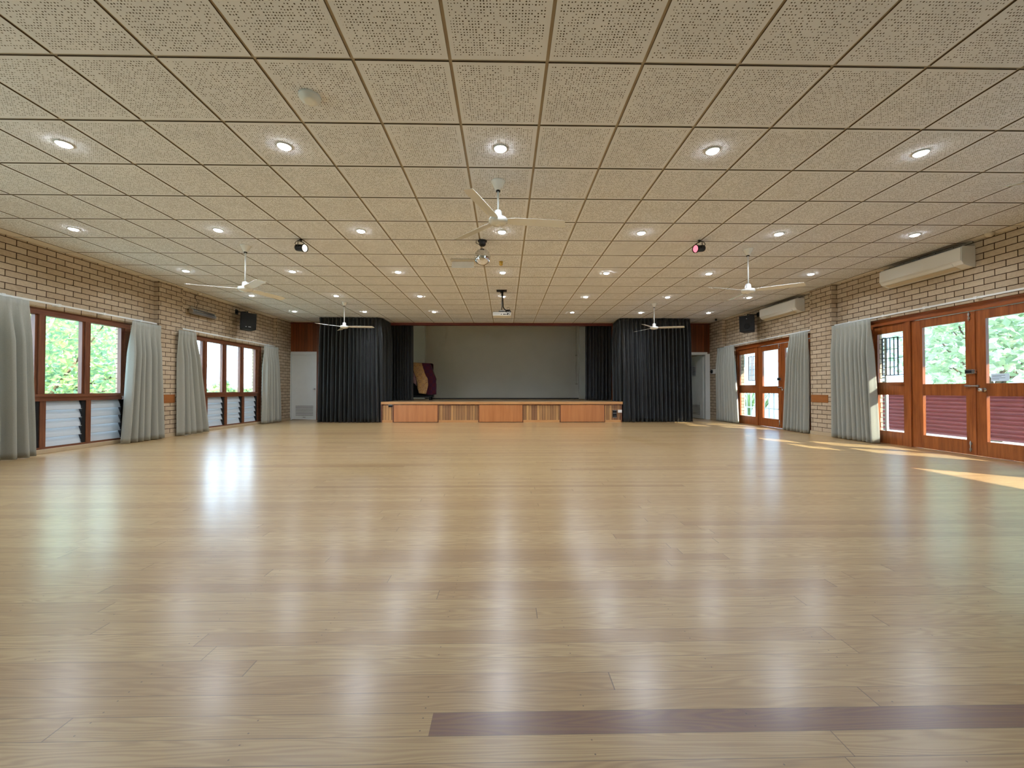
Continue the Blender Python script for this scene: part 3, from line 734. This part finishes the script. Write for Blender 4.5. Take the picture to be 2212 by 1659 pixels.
org = (WL, 8.78, 2.5); r = root('strip_heater', org, 'grey metal strip heater mounted on the left wall above the curtain', 'heater')
m = MB(); m.prism([(WL + 0.03, 2.600), (WL + 0.085, 2.590), (WL + 0.125, 2.520), (WL + 0.115, 2.480), (WL + 0.055, 2.475), (WL + 0.03, 2.52)], 8.44, 9.12, 'y'); m.build('housing', 'steel', r, org, bevel=0.004)
m = MB()
for k in range(3): m.tube((WL + 0.098 + 0.012 * k, 8.48, 2.575 - 0.022 * k), (WL + 0.098 + 0.012 * k, 9.08, 2.575 - 0.022 * k), 0.004, seg=8)
m.build('guard_bars', 'blackm', r, org)
m = MB(); m.tube((WL + 0.106, 8.49, 2.548), (WL + 0.106, 9.07, 2.548), 0.007, seg=10); m.build('element', 'chrome', r, org)
for y in (8.50, 9.02):
    m = MB(); m.box((WL, y, 2.53), (WL + 0.035, y + 0.03, 2.56)); m.build('bracket', 'steel', r, org)
m = MB(); pts = [(WL + 0.05, 8.66, 2.585)] + [(WL + 0.03 + 0.02 * math.sin(t * 2), 8.66 - 0.03 * math.sin(t * 3), 2.60 + 0.10 * t) for t in (0.3, 0.8, 1.4, 2.0, 2.6, 3.1)]; m.path(pts, 0.004, 6); m.build('cable', 'black', r, org)

def sensor(x, y, label, mat='offw', rr=0.045):
    m = MB(); m.lathe([(rr * 0.55, -0.045), (rr * 0.9, -0.03), (rr, -0.012), (rr, 0.0085)], (x, y, CZ), 20)
    tag(m.build('motion_sensor', mat, org=(x, y, CZ)), label, 'sensor')
sensor(-6.42, 8.62, 'small beige motion sensor at the ceiling edge above the strip heater')
sensor(6.29, 5.12, 'small beige motion sensor at the ceiling edge by the long air conditioner')
sensor(6.06, 11.50, 'tiny black sensor at the ceiling edge near the open white door', 'black', 0.03)
org = (PR, 12.0, 1.4); r = root('wall_dispenser', org, 'white and black unit fixed to the bricks beside the open white door', 'wall unit')
m = MB(); m.box((PR, 11.86, 1.38), (PR - 0.06, 12.12, 1.52)); m.build('housing', 'plastic', r, org, bevel=0.008)
m = MB(); m.lathe([(0.058, 0), (0.055, 0.03), (0.03, 0.045)], (PR - 0.06, 12.05, 1.45), 24, (-1, 0, 0)); m.build('dial', 'black', r, org)

m = MB(); m.k = 0; m.box((6.4625, 5.075, 1.018), (6.4655, 5.272, 1.118)); m.k = 1
for z, w in ((1.092, 0.14), (1.078, 0.10), (1.058, 0.14), (1.044, 0.075)): m.box((6.4615, 5.258 - w, z), (6.4625, 5.258, z + 0.004))
tag(m.build('glass_notice', ['paper', 'ink'], org=(6.464, 5.17, 1.018)), 'small printed white notice stuck low on the nearest glass door', 'notice')

# ============================================================ CEILING THINGS
# downlights
proto = None
rows_ = ['row nearest the camera', 'second row from the camera', 'third row from the camera', 'fourth row from the camera', 'row closest to the stage']
colw = {5: ['leftmost', 'second from the left', 'middle', 'second from the right', 'rightmost'],
        7: ['leftmost', 'second from the left', 'third from the left', 'middle', 'third from the right', 'second from the right', 'rightmost']}
def make_downlight():
    r = root('downlight', (0, 0, 0))
    m = MB(); m.lathe([(0.052, 0), (0.058, -0.002), (0.060, -0.007), (0.050, -0.010), (0.047, -0.004)], seg=28); m.build('trim_ring', 'white', r)
    m = MB(); m.lathe([(0.0465, -0.006), (0.0455, -0.013), (0.038, -0.019), (0.018, -0.021)], seg=14); m.build('lens', 'lens', r)
    return r
LIGHT_W = 12.0
for j, rr in enumerate((1.5, 4.5, 7.5, 10.5, 13.45)):
    cs = [-8.5 + 3 * i for i in range(7)]
    if j == 0: cs = cs[1:-1]
    for i, c in enumerate(cs):
        x, y = (c - 0.562) * 0.6, (rr + 4.1336) * 0.6
        if proto is None: proto = o = make_downlight()
        else: o = copy_tree(proto)
        o.location = (x, y, CZ)
        tag(o, 'round white LED downlight, %s in the %s' % (colw[len(cs)][i], rows_[j]), 'downlight', 'recessed ceiling downlights')
for j, rr in enumerate((1.5, 4.5, 7.5, 10.5, 13.45)):
    cs = [-8.5 + 3 * i for i in range(7)]
    if j == 0: cs = cs[1:-1]
    for c in cs:
        ld = bpy.data.lights.new('downlight_lamp', 'AREA'); ld.shape = 'DISK'; ld.size = 0.085; ld.energy = LIGHT_W; ld.color = (0.80, 0.88, 1.0); ld.spread = R(150)
        lo = bpy.data.objects.new('downlight_lamp', ld); col.objects.link(lo); lo.location = ((c - 0.562) * 0.6, (rr + 4.1336) * 0.6, CZ - 0.0225)

# fans
def make_fan():
    r = root('ceiling_fan', (0, 0, 0)); return r
def blade_mesh():
    m = MB(); outl = [(0.085, -0.040), (0.16, -0.058), (0.60, -0.060), (0.655, -0.046), (0.680, 0.050), (0.60, 0.056), (0.16, 0.050), (0.085, 0.034)]
    n = len(outl); T = Matrix.Rotation(R(-13), 4, 'X')
    for zz in (0, 0.005):
        for a, b in outl:
            zc = 0.012 * (1 - ((b) / 0.06) ** 2); m.v.append(tuple(T @ Vector((a, b, zz + zc * 0.6))))
    m.q(*range(n)[::-1]); m.q(*range(n, 2 * n))
    for i in range(n): j = (i + 1) % n; m.q(i, j, n + j, n + i)
    return m
blade_me = None
def fan(x, y, hubz, angs, label):
    global blade_me
    r = root('ceiling_fan', (x, y, CZ), label, 'ceiling fan', 'white three-blade ceiling fans')
    h = hubz - CZ
    m = MB(); m.lathe([(0.020, -0.088), (0.026, -0.085), (0.060, -0.018), (0.070, -0.006), (0.070, 0)], seg=28); m.build('canopy', 'fan', r)
    m = MB(); m.lathe([(0.021, -0.100), (0.021, -0.080)], seg=16); m.build('rubber_collar', 'black', r)
    m = MB(); m.tube((0, 0, -0.085), (0, 0, h + 0.10), 0.0105, seg=14); m.build('downrod', 'fan', r)
    m = MB(); m.lathe([(0.060, h + 0.020), (0.042, h + 0.03), (0.038, h + 0.09), (0.030, h + 0.105), (0.014, h + 0.112)], seg=28); m.build('motor_cover', 'fan', r)
    m = MB(); m.lathe([(0.03, h - 0.032), (0.07, h - 0.027), (0.092, h - 0.008), (0.095, h + 0.012), (0.085, h + 0.028), (0.045, h + 0.034)], seg=32); hb = m.build('hub', 'fan', r)
    m = MB(); m.lathe([(0.022, h - 0.0345), (0.030, h - 0.0315)], seg=24); m.build('centre_cap', 'white', hb)
    for a in angs:
        if blade_me is None:
            b = blade_mesh().build('blade', 'fan', r, bevel=0.0015); blade_me = b
        else:
            b = blade_me.copy(); col.objects.link(b); b.parent = r
        b.location = (0, 0, h + 0.002); b.rotation_euler = (0, 0, R(a))
fan(-0.066, 3.93, 2.546, (5.5, 132, -111), 'white ceiling fan hanging in the middle of the hall, nearest the camera')
fan(-3.66, 5.76, 2.32, (-157, 73, -42), 'white ceiling fan on the left above the strip heater')
fan(3.52, 5.78, 2.33, (-165, -36, 84), 'white ceiling fan on the right in front of the far air conditioner')
fan(-3.724, 9.45, 2.36, (-130, 1, 121), 'white ceiling fan in front of the left black stage curtain')
fan(3.52, 9.47, 2.36, (111, -14, -131), 'white ceiling fan in front of the right black stage curtain')
fan(3.95, 2.25, 2.33, (128, 8, 248), 'white ceiling fan with one blade tip showing at the right edge of the photo')

# mirror ball
org = (-0.306, 5.5, CZ); r = root('mirror_ball', org, 'mirrored disco ball hanging from a black motor in the middle of the ceiling', 'disco ball')
m = MB(); m.lathe([(0.030, -0.075), (0.045, -0.060), (0.047, -0.020), (0.062, -0.015), (0.062, 0)], org, 20); m.path([(org[0] - 0.04, 5.5, CZ - 0.055), (org[0] - 0.085, 5.49, CZ - 0.04), (org[0] - 0.08, 5.48, CZ - 0.005)], 0.004, 6); m.build('motor', 'blackm', r, org, bevel=0.002)
m = MB(); m.tube((org[0], 5.5, CZ - 0.13), (org[0], 5.5, CZ - 0.07), 0.0035); m.lathe([(0.02, 0), (0.02, 0.012)], (org[0], 5.5, CZ - 0.128), 12); m.build('hanger', 'steel', r, org)
m = MB(); rad, cz = 0.111, CZ - 0.226; rnd = random.Random(4); nlat = 26
for a in range(nlat):
    t0, t1 = PI * a / nlat, PI * (a + 1) / nlat; tm = (t0 + t1) / 2; nl = max(4, int(round(2 * nlat * math.sin(tm))))
    for b in range(nl):
        p0, p1 = 2 * PI * b / nl, 2 * PI * (b + 1) / nl; n = len(m.v); pm = (p0 + p1) / 2
        c = Vector((math.sin(tm) * math.cos(pm), math.sin(tm) * math.sin(pm), math.cos(tm)))
        nn = (c + Vector((rnd.gauss(0, .03), rnd.gauss(0, .03), rnd.gauss(0, .03)))).normalized()
        for tt, pp in ((t0, p0), (t1, p0), (t1, p1), (t0, p1)):
            d = Vector((math.sin(tt) * math.cos(pp), math.sin(tt) * math.sin(pp), math.cos(tt)))
            q = c + (d - c) * 0.94; q = q - nn * ((q - c).dot(nn)); q = q * rad
            m.v.append((org[0] + q.x, 5.5 + q.y, cz + q.z))
        m.q(n, n + 1, n + 2, n + 3)
m.build('mirror_facets', 'mirror', r, org)
m = MB(); m.lathe([(rad * .97 * math.sin(PI * k / 16), cz - rad * .97 * math.cos(PI * k / 16)) for k in range(17)][1:-1], (org[0], 5.5, 0), 32); m.build('core', 'steel', r, org)

# par cans
def parcan(x, y, s, lens, label):
    org = (x, y, CZ); r = root('stage_lamp', org, label, 'spotlight', 'black can spotlights aimed at the mirror ball')
    d = Vector((s * 1.0, -0.35, -0.18)).normalized(); c = Vector((x - s * 0.0, y, CZ - 0.115))
    a = c - d * 0.075; b = c + d * 0.07
    m = MB(); m.lathe([(0.030, 0), (0.043, 0.006), (0.045, 0.02), (0.045, 0.11), (0.054, 0.125), (0.054, 0.148), (0.049, 0.148), (0.047, 0.135)], a, 24, d); m.build('can', 'black', r, org)
    m = MB(); m.lathe([(0.047, 0.136), (0.046, 0.139)], a, 24, d); m.build('lens', lens, r, org)
    sd = d.cross(Vector((0, 0, 1))).normalized()
    m = MB(); t = Vector((x, y, CZ - 0.03))
    for q in (1, -1): m.path([c + sd * 0.05 * q, t + sd * 0.05 * q, t], 0.005, 6)
    m.tube(t, (x, y, CZ + 0.008), 0.011); m.lathe([(0.02, 0), (0.02, 0.006)], (x, y, CZ - 0.006), 16); m.build('yoke', 'blackm', r, org)
    m = MB(); m.path([a + Vector((0, 0, 0.03)), a + Vector((-s * 0.03, 0.01, 0.06)), a + Vector((-s * 0.01, 0.01, 0.09)), Vector((x, y, CZ - 0.004))], 0.004, 6); m.build('cable', 'black', r, org)
    ld = bpy.data.lights.new('stage_lamp_beam', 'SPOT'); ld.energy = 14; ld.spot_size = R(10); ld.shadow_soft_size = 0.03
    ld.color = (1, 0.93, 0.75) if lens == 'parlens' else (1, 0.25, 0.3)
    lo = bpy.data.objects.new('stage_lamp_beam', ld); col.objects.link(lo); p = b + d * 0.012; lo.location = p
    lo.rotation_euler = (Vector((-0.306, 5.5, cz)) - p).to_track_quat('-Z', 'Y').to_euler()
parcan(-2.755, 5.5, 1, 'parlens', 'black can spotlight with a warm white lens, left of the mirror ball')
parcan(2.64, 5.43, -1, 'redlens', 'black can spotlight with a glowing pink lens, right of the mirror ball')

# smoke detector
m = MB(); m.lathe([(0.03, -0.042), (0.052, -0.036), (0.055, -0.022), (0.070, -0.018), (0.072, 0.0)], (-1.35, 2.80, CZ), 32)
tag(m.build('smoke_detector', 'white', org=(-1.35, 2.80, CZ)), 'round off-white smoke detector on the ceiling, upper left', 'smoke detector')
# unlit panel by the mirror ball
org = (-0.66, 6.33, CZ); r = root('ceiling_panel', org, 'beige rectangular box with a hanging panel on the ceiling left of the mirror ball', 'ceiling box')
m = MB(); m.box((-0.84, 6.27, CZ - 0.030), (-0.47, 6.40, CZ)); m.build('base', 'offw', r, org, bevel=0.006)
m = MB(); m.box((-0.83, 6.31, CZ - 0.135), (-0.48, 6.33, CZ - 0.030)); m.build('blade_panel', 'strip', r, org, bevel=0.003)
m = MB(); m.lathe([(0.014, -0.062), (0.030, -0.050), (0.026, -0.025), (0.032, -0.006), (0.032, 0.008)], (-0.06, 6.40, CZ), 16)
tag(m.build('brass_fitting', 'brass', org=(-0.06, 6.40, CZ)), 'small brass-coloured fitting on the ceiling right of the mirror ball', 'ceiling fitting')

# projector
org = (-0.06, 8.3, CZ); r = root('projector', org, 'white projector hanging on a grey pole with tangled black cables', 'projector')
m = MB(); m.box((-0.17, 8.20, CZ - 0.012), (0.04, 8.36, CZ)); m.box((-0.09, 8.26, CZ - 0.05), (-0.03, 8.31, CZ - 0.01)); m.build('ceiling_plate', 'blackm', r, org, bevel=0.002)
m = MB(); m.tube((-0.062, 8.28, CZ - 0.02), (-0.062, 8.28, 2.53), 0.013); m.build('pole', 'steel', r, org)
m = MB(); m.box((-0.12, 8.20, 2.505), (0.0, 8.36, 2.515)); m.path([(-0.062, 8.28, 2.54), (-0.13, 8.2, 2.49)], 0.006); m.path([(-0.062, 8.28, 2.54), (0.0, 8.2, 2.49)], 0.006); m.path([(-0.062, 8.28, 2.54), (0.0, 8.38, 2.49)], 0.006); m.build('mount_arm', 'steel', r, org)
m = MB(); m.box((-0.243, 8.14, 2.398), (0.128, 8.42, 2.472)); bd = m.build('body', 'plastic', r, org, bevel=0.008)
m = MB(); m.box((-0.24, 8.16, 2.4725), (0.12, 8.41, 2.478)); m.build('top_plate', 'black', bd, org, bevel=0.002)
m = MB()
for x, w in ((-0.08, 0.015), (-0.03, 0.03), (0.01, 0.02), (0.04, 0.03), (0.085, 0.014)): m.box((x, 8.137, 2.415), (x + w, 8.141, 2.435))
for i in range(7): m.box((-0.22 + i * 0.018, 8.137, 2.43), (-0.212 + i * 0.018, 8.141, 2.437))
m.build('port', 'black', bd, org)
m = MB(); rnd = random.Random(2)
m.path([(-0.045, 8.26, CZ - 0.03), (-0.04, 8.25, 2.70), (-0.035, 8.25, 2.60), (-0.01, 8.22, 2.545), (0.03, 8.20, 2.515), (0.08, 8.16, 2.49)], 0.011, 8)
for k in range(9):
    c = Vector((0.07, 8.15, 2.475)); pts = []
    r0 = rnd.uniform(0.03, 0.06); ax = rnd.uniform(0, 6)
    for t in range(9):
        a = t / 8 * 5.2 + ax; pts.append(c + Vector((r0 * math.cos(a) + rnd.gauss(0, .006), rnd.uniform(-0.02, 0.02), r0 * 0.8 * math.sin(a) + rnd.gauss(0, .006))))
    m.path(pts, 0.004, 5)
m.path([(0.04, 8.18, 2.52), (0.05, 8.17, 2.565), (0.08, 8.17, 2.575), (0.10, 8.17, 2.55), (0.09, 8.17, 2.50)], 0.003, 5)
m.build('cable_bundle', 'black', r, org)

# ============================================================ OUTSIDE
def leafcloud(m, c, rad, n, size, rnd, flat=0.6, clumps=None):
    cl = []
    for _ in range(clumps or 40):
        while True:
            p = Vector((rnd.uniform(-1, 1), rnd.uniform(-1, 1), rnd.uniform(-1, 1)))
            if p.length < 1: break
        cl.append(Vector((c[0] + p.x * rad[0], c[1] + p.y * rad[1], c[2] + p.z * rad[2])))
    for k in range(n):
        q = rnd.choice(cl) + Vector((rnd.gauss(0, 1), rnd.gauss(0, 1), rnd.gauss(0, 1))) * min(rad) * 0.16
        d = Vector((rnd.gauss(0, 1), rnd.gauss(0, 1), rnd.gauss(0, flat))).normalized(); s = size * rnd.uniform(0.6, 1.3)
        w = d.cross(Vector((rnd.gauss(0, 1), rnd.gauss(0, 1), rnd.gauss(0, 1)))).normalized() * s * 0.28
        n0 = len(m.v); up = d.cross(w).normalized() * s * 0.08
        m.v += [tuple(q), tuple(q + d * s * .5 + w + up), tuple(q + d * s), tuple(q + d * s * .5 - w + up)]
        m.q(n0, n0 + 1, n0 + 2, n0 + 3)
    return cl
def tree(name, c, rad, n, size, seed, mat, base, label, clumps=40, thick=0.12):
    rnd = random.Random(seed); r = root(name, base, label, 'tree', 'trees outside the hall')
    m = MB(); cl = leafcloud(m, c, rad, n, size, rnd, clumps=clumps); m.build('foliage', mat, r, base)
    m = MB(); b = Vector(base); fork = Vector((base[0] * .5 + c[0] * .5, base[1] * .5 + c[1] * .5, c[2] - rad[2] * 0.6))
    m.tube(b, fork, thick, thick * 0.7, 10)
    for q in cl[:12]:
        mid = fork.lerp(q, 0.5) + Vector((rnd.gauss(0, .15), rnd.gauss(0, .15), 0.1)); m.tube(fork, mid, thick * .4, thick * .25, 7); m.tube(mid, q, thick * .25, thick * .08, 6)
    m.build('trunk', 'bark', r, base)
    return r
tree('leafy_tree', (-12.6, 11.0, 2.0), (2.5, 2.4, 2.7), 8500, 0.17, 1, 'leafA', (-12.4, 11.2, -1.2), 'dense green leafy tree filling the nearest left window', 90)
tree('leafy_tree', (-20.5, 19.5, 2.4), (3.6, 3.4, 3.4), 8000, 0.24, 2, 'leafA', (-20.4, 19.3, -1.2), 'paler green tree standing behind the first tree in the left window', 70)
tree('umbrella_tree', (12.6, 10.2, 2.0), (1.8, 2.2, 1.8), 3600, 0.22, 3, 'leafB', (12.6, 10.2, -0.6), 'pale green tree behind the red fence, seen through the nearest glass doors', 44)
# strap-leaved plants behind the pickets and hedge
def strap_plant(x, y, h, seed, label):
    rnd = random.Random(seed); m = MB()
    for k in range(60):
        a = rnd.uniform(0, 2 * PI); L_ = h * rnd.uniform(0.7, 1.25); w = 0.03; lean = rnd.uniform(0.2, 0.9)
        d = Vector((math.cos(a), math.sin(a), 0)); sd = Vector((-d.y, d.x, 0)); prev = None; n = len(m.v)
        for i in range(7):
            t = i / 6; p = Vector((x, y, -0.1)) + d * lean * L_ * t * t * 0.8 + d * 0.06 + Vector((0, 0, L_ * (t - 0.35 * lean * t ** 3)))
            ww = w * (1 - t) ** 0.6; m.v += [tuple(p + sd * ww), tuple(p - sd * ww)]
            if i: m.q(n + 2 * i - 2, n + 2 * i - 1, n + 2 * i + 1, n + 2 * i)
    tag(m.build('strap_leaf_plant', 'leafC', org=(x, y, -0.1)), label, 'plant', 'strap-leaved plants by the white fence')
for i, (x, y, h, lab) in enumerate(((9.6, 13.6, 1.25, 'spiky strap-leaved plant behind the white fence, nearest the red fence'), (9.4, 14.7, 1.0, 'spiky strap-leaved plant in the middle behind the white fence'),
                                    (9.7, 15.9, 1.1, 'spiky strap-leaved plant behind the far part of the white fence'), (9.5, 12.4, 1.75, 'tall spiky plant rising above the red fence beside the far doors'))):
    strap_plant(x, y, h, 20 + i, lab)
# red corrugated fence
m = MB(); rows = []
for j in range(97):
    z = 0.02 + 0.80 * j / 96; rows.append([(8.55 + 0.017 * math.sin(2 * PI * z / 0.076), yy, z) for yy in (2.0, 5.0, 8.0, 12.1)])
m.grid(rows); org = (8.55, 8, 0); r = root('corrugated_fence', org, 'low red corrugated metal fence outside the glass doors', 'fence')
m.build('sheet', 'red', r, org, solid=0.003)
m = MB(); m.box((8.52, 2.0, 0.815), (8.60, 12.1, 0.850)); m.build('top_rail', 'white', r, org)
for y in (3.4, 6.3, 9.2, 12.1):
    m = MB(); m.box((8.57, y - 0.03, -0.1), (8.63, y + 0.03, 0.84)); m.build('post', 'white', r, org)
org = (8.55, 14.2, 0); r = root('picket_fence', org, 'white railing with upright bars outside the far glass doors', 'fence')
m = MB(); m.box((8.53, 12.15, 0.80), (8.57, 17.5, 0.84)); m.box((8.53, 12.15, 0.28), (8.57, 17.5, 0.32)); m.build('rail', 'white', r, org)
for k in range(22):
    y = 12.25 + k * 0.24; m = MB(); m.box((8.535, y - 0.018, 0.0), (8.565, y + 0.018, 0.82)); m.build('baluster', 'white', r, org)
# security grilles outside the sidelights
def grille(dy, label):
    y = lambda v: v + dy
    org = (6.60, y(6.75), 1.14); r = root('security_grille', org, label, 'grille', 'black barred grilles outside the glass doors')
    m = MB(); X = 6.62
    for a, b in ((6.70, 6.70), (6.98, 6.98)): m.box((X - 0.008, y(a) - 0.006, 1.15), (X + 0.008, y(a) + 0.006, 1.80))
    for z in (1.15, 1.79): m.box((X - 0.008, y(6.70), z), (X + 0.008, y(6.98), z + 0.012))
    m.build('frame', 'blackm', r, org)
    for v in (6.77, 6.84, 6.91):
        m = MB(); m.box((X - 0.005, y(v) - 0.005, 1.16), (X + 0.005, y(v) + 0.005, 1.79)); m.build('bar', 'blackm', r, org)
    for z in (1.29, 1.44, 1.60):
        m = MB(); m.box((X - 0.004, y(6.70), z), (X + 0.004, y(6.98), z + 0.008)); m.build('cross_bar', 'blackm', r, org)
    for z in (1.16, 1.45, 1.78):
        m = MB(); m.tube((X, y(6.70), z), (6.55, y(6.44), z), 0.005, seg=6); m.build('stay', 'blackm', r, org)
grille(0.0, 'black barred grille seen through the sidelight of the nearest glass doors')
grille(3.89, 'black barred grille seen through the sidelight of the far glass doors')
m = MB(); org = (6.9, 7.25, 0)
m.box((6.88, 7.19, 0), (6.92, 7.22, 1.84)); m.box((6.88, 7.34, 0), (6.92, 7.37, 1.84))
for k in range(26): m.box((6.88, 7.22, 0.03 + k * 0.072), (6.92, 7.34, 0.055 + k * 0.072))
tag(m.build('lattice_screen', 'white', org=org), 'white slotted screen outside the nearest glass doors, beside the curtain', 'screen')
m = MB(); m.box((6.88, 11.55, 0.0), (6.92, 11.62, 1.90)); m.box((6.88, 11.85, 0.0), (6.92, 11.92, 1.90))
for z in (1.10, 1.46, 1.85): m.box((6.88, 11.62, z), (6.92, 11.85, z + 0.045))
tag(m.build('lattice_screen', 'white', org=(6.9, 11.7, 0)), 'white open frame outside the far glass doors, beside the curtain', 'screen')

# ground, verandah, eaves, hills
m = MB(); m.box((WR + 0.26, YB - 2, -0.2), (8.75, 18, -0.02)); struct(m.build('trim_4', 'concrete')).name = 'verandah_slab'
m = MB(); m.box((WR + 0.26, YB - 2, 2.52), (8.25, 18, 2.62)); struct(m.build('verandah_roof', 'white'))
m = MB(); m.box((8.75, -40, -0.9), (80, 80, -0.6)); struct(m.build('ground_right', 'grass'))
m = MB(); rows = []
for i in range(30):
    x = -6.8 - (i / 29) ** 2.2 * 420; rows.append([(x, -120 + j * 25, -1.25 - 26 * (1 - math.exp((x + 22) / 60)) * (1 if x < -22 else 0)) for j in range(26)])
m.grid(rows); struct(m.build('ground_left', 'grass'))
rnd = random.Random(9); m = MB(); rows = [[], [], []]
for j in range(80):
    y = -200 + j * 10; h = 3.0 + 2.2 * math.sin(j * 0.23) + 1.2 * math.sin(j * 0.61 + 1) + rnd.uniform(-.4, .4) - max(0, (y - 330) / 60)
    rows[0].append((-300, y, -30)); rows[1].append((-330 + rnd.uniform(-4, 4), y, h * 0.6 - 3)); rows[2].append((-370, y, h + 2))
m.grid(rows); m2 = m
tag(m.build('distant_hills', 'hill', org=(-330, 100, -30)), 'hazy green hills on the horizon in the second left window', 'hills')
org = (-60, 84, -9); r = root('distant_house', org, 'pale house with a metal roof far below the second left window', 'house')
m = MB(); m.box((-68, 78, -12), (-54, 90, 0.2)); m.build('wall', 'concrete', r, org)
m = MB(); m.prism([(77, 0.2), (91, 0.2), (84, 2.2)], -69, -53, 'x'); m.build('roof', 'roof', r, org)
tree('distant_tree', (-46, 66, 0.6), (5, 5, 1.6), 1500, 1.0, 31, 'leafA', (-46, 66, -9), 'distant tree below the horizon in the second left window', 20, 0.3)
tree('distant_tree', (-62, 70, -0.6), (7, 5, 1.6), 1500, 1.0, 32, 'leafA', (-62, 70, -9), 'low distant bushes left of the far house in the second left window', 20, 0.3)

# ============================================================ LIGHT
w = bpy.data.worlds.new('sky'); sc.world = w; w.use_nodes = True; nt = w.node_tree; nt.nodes.clear()
N = nt.nodes.new
tc = N('ShaderNodeTexCoord'); sep = N('ShaderNodeSeparateXYZ'); nt.links.new(tc.outputs['Generated'], sep.inputs[0])
rp = N('ShaderNodeValToRGB'); nt.links.new(sep.outputs[2], rp.inputs[0])
e = rp.color_ramp.elements; e[0].position = 0.0; e[0].color = (0.60, 0.80, 1.0, 1); e[1].position = 0.45; e[1].color = (0.20, 0.46, 0.98, 1)
mp = N('ShaderNodeMapping'); mp.inputs['Scale'].default_value = (1.6, 1.6, 6.0); nt.links.new(tc.outputs['Generated'], mp.inputs[0])
nz = N('ShaderNodeTexNoise'); nz.inputs['Scale'].default_value = 2.6; nz.inputs['Detail'].default_value = 6; nt.links.new(mp.outputs[0], nz.inputs['Vector'])
# cloud bank is thicker toward -X
ml = N('ShaderNodeMath'); ml.operation = 'MULTIPLY_ADD'; ml.inputs[1].default_value = -0.34; nt.links.new(sep.outputs[0], ml.inputs[0]); nt.links.new(nz.outputs[0], ml.inputs[2])
cr = N('ShaderNodeValToRGB'); nt.links.new(ml.outputs[0], cr.inputs[0]); cr.color_ramp.elements[0].position = 0.33; cr.color_ramp.elements[1].position = 0.56
mx = N('ShaderNodeMix'); mx.data_type = 'RGBA'; nt.links.new(cr.outputs[0], mx.inputs[0]); nt.links.new(rp.outputs[0], mx.inputs[6]); mx.inputs[7].default_value = (2.0, 2.6, 3.4, 1)
bg = N('ShaderNodeBackground'); nt.links.new(mx.outputs[2], bg.inputs[0]); bg.inputs[1].default_value = 2.7
ow = N('ShaderNodeOutputWorld'); nt.links.new(bg.outputs[0], ow.inputs[0])
sd = bpy.data.lights.new('sun', 'SUN'); sd.energy = 14.0; sd.angle = R(0.6); sd.color = (1.0, 0.93, 0.80)
so = bpy.data.objects.new('sun', sd); col.objects.link(so); so.rotation_euler = Vector((-1.4, 1.2, -1.0)).to_track_quat('-Z', 'Y').to_euler()

# ============================================================ CAMERA
cd = bpy.data.cameras.new('camera'); cam = bpy.data.objects.new('camera', cd); col.objects.link(cam); sc.camera = cam
cd.sensor_fit = 'HORIZONTAL'; cd.sensor_width = 36.0; cd.lens = 875.45 / 2212 * 36.0; cd.clip_start = 0.05; cd.clip_end = 2000
cam.location = (0, 0, 0.905); cam.rotation_euler = (PI / 2 + 0.0143, 0, -0.0178)

sc.view_settings.view_transform = 'Standard'; sc.view_settings.look = 'None'; sc.view_settings.gamma = 1.0
sc.view_settings.exposure = 0.1; sc.view_settings.use_curve_mapping = False
sc.cycles.use_denoising = True
sc.cycles.max_bounces = 5; sc.cycles.diffuse_bounces = 3; sc.cycles.glossy_bounces = 2; sc.cycles.transmission_bounces = 2; sc.cycles.transparent_max_bounces = 8
sc.cycles.use_adaptive_sampling = True; sc.cycles.adaptive_threshold = 0.08; sc.cycles.adaptive_min_samples = 10; sc.cycles.use_light_tree = False; sc.cycles.caustics_reflective = False; sc.cycles.caustics_refractive = False
sc.cycles.sample_clamp_indirect = 6.0
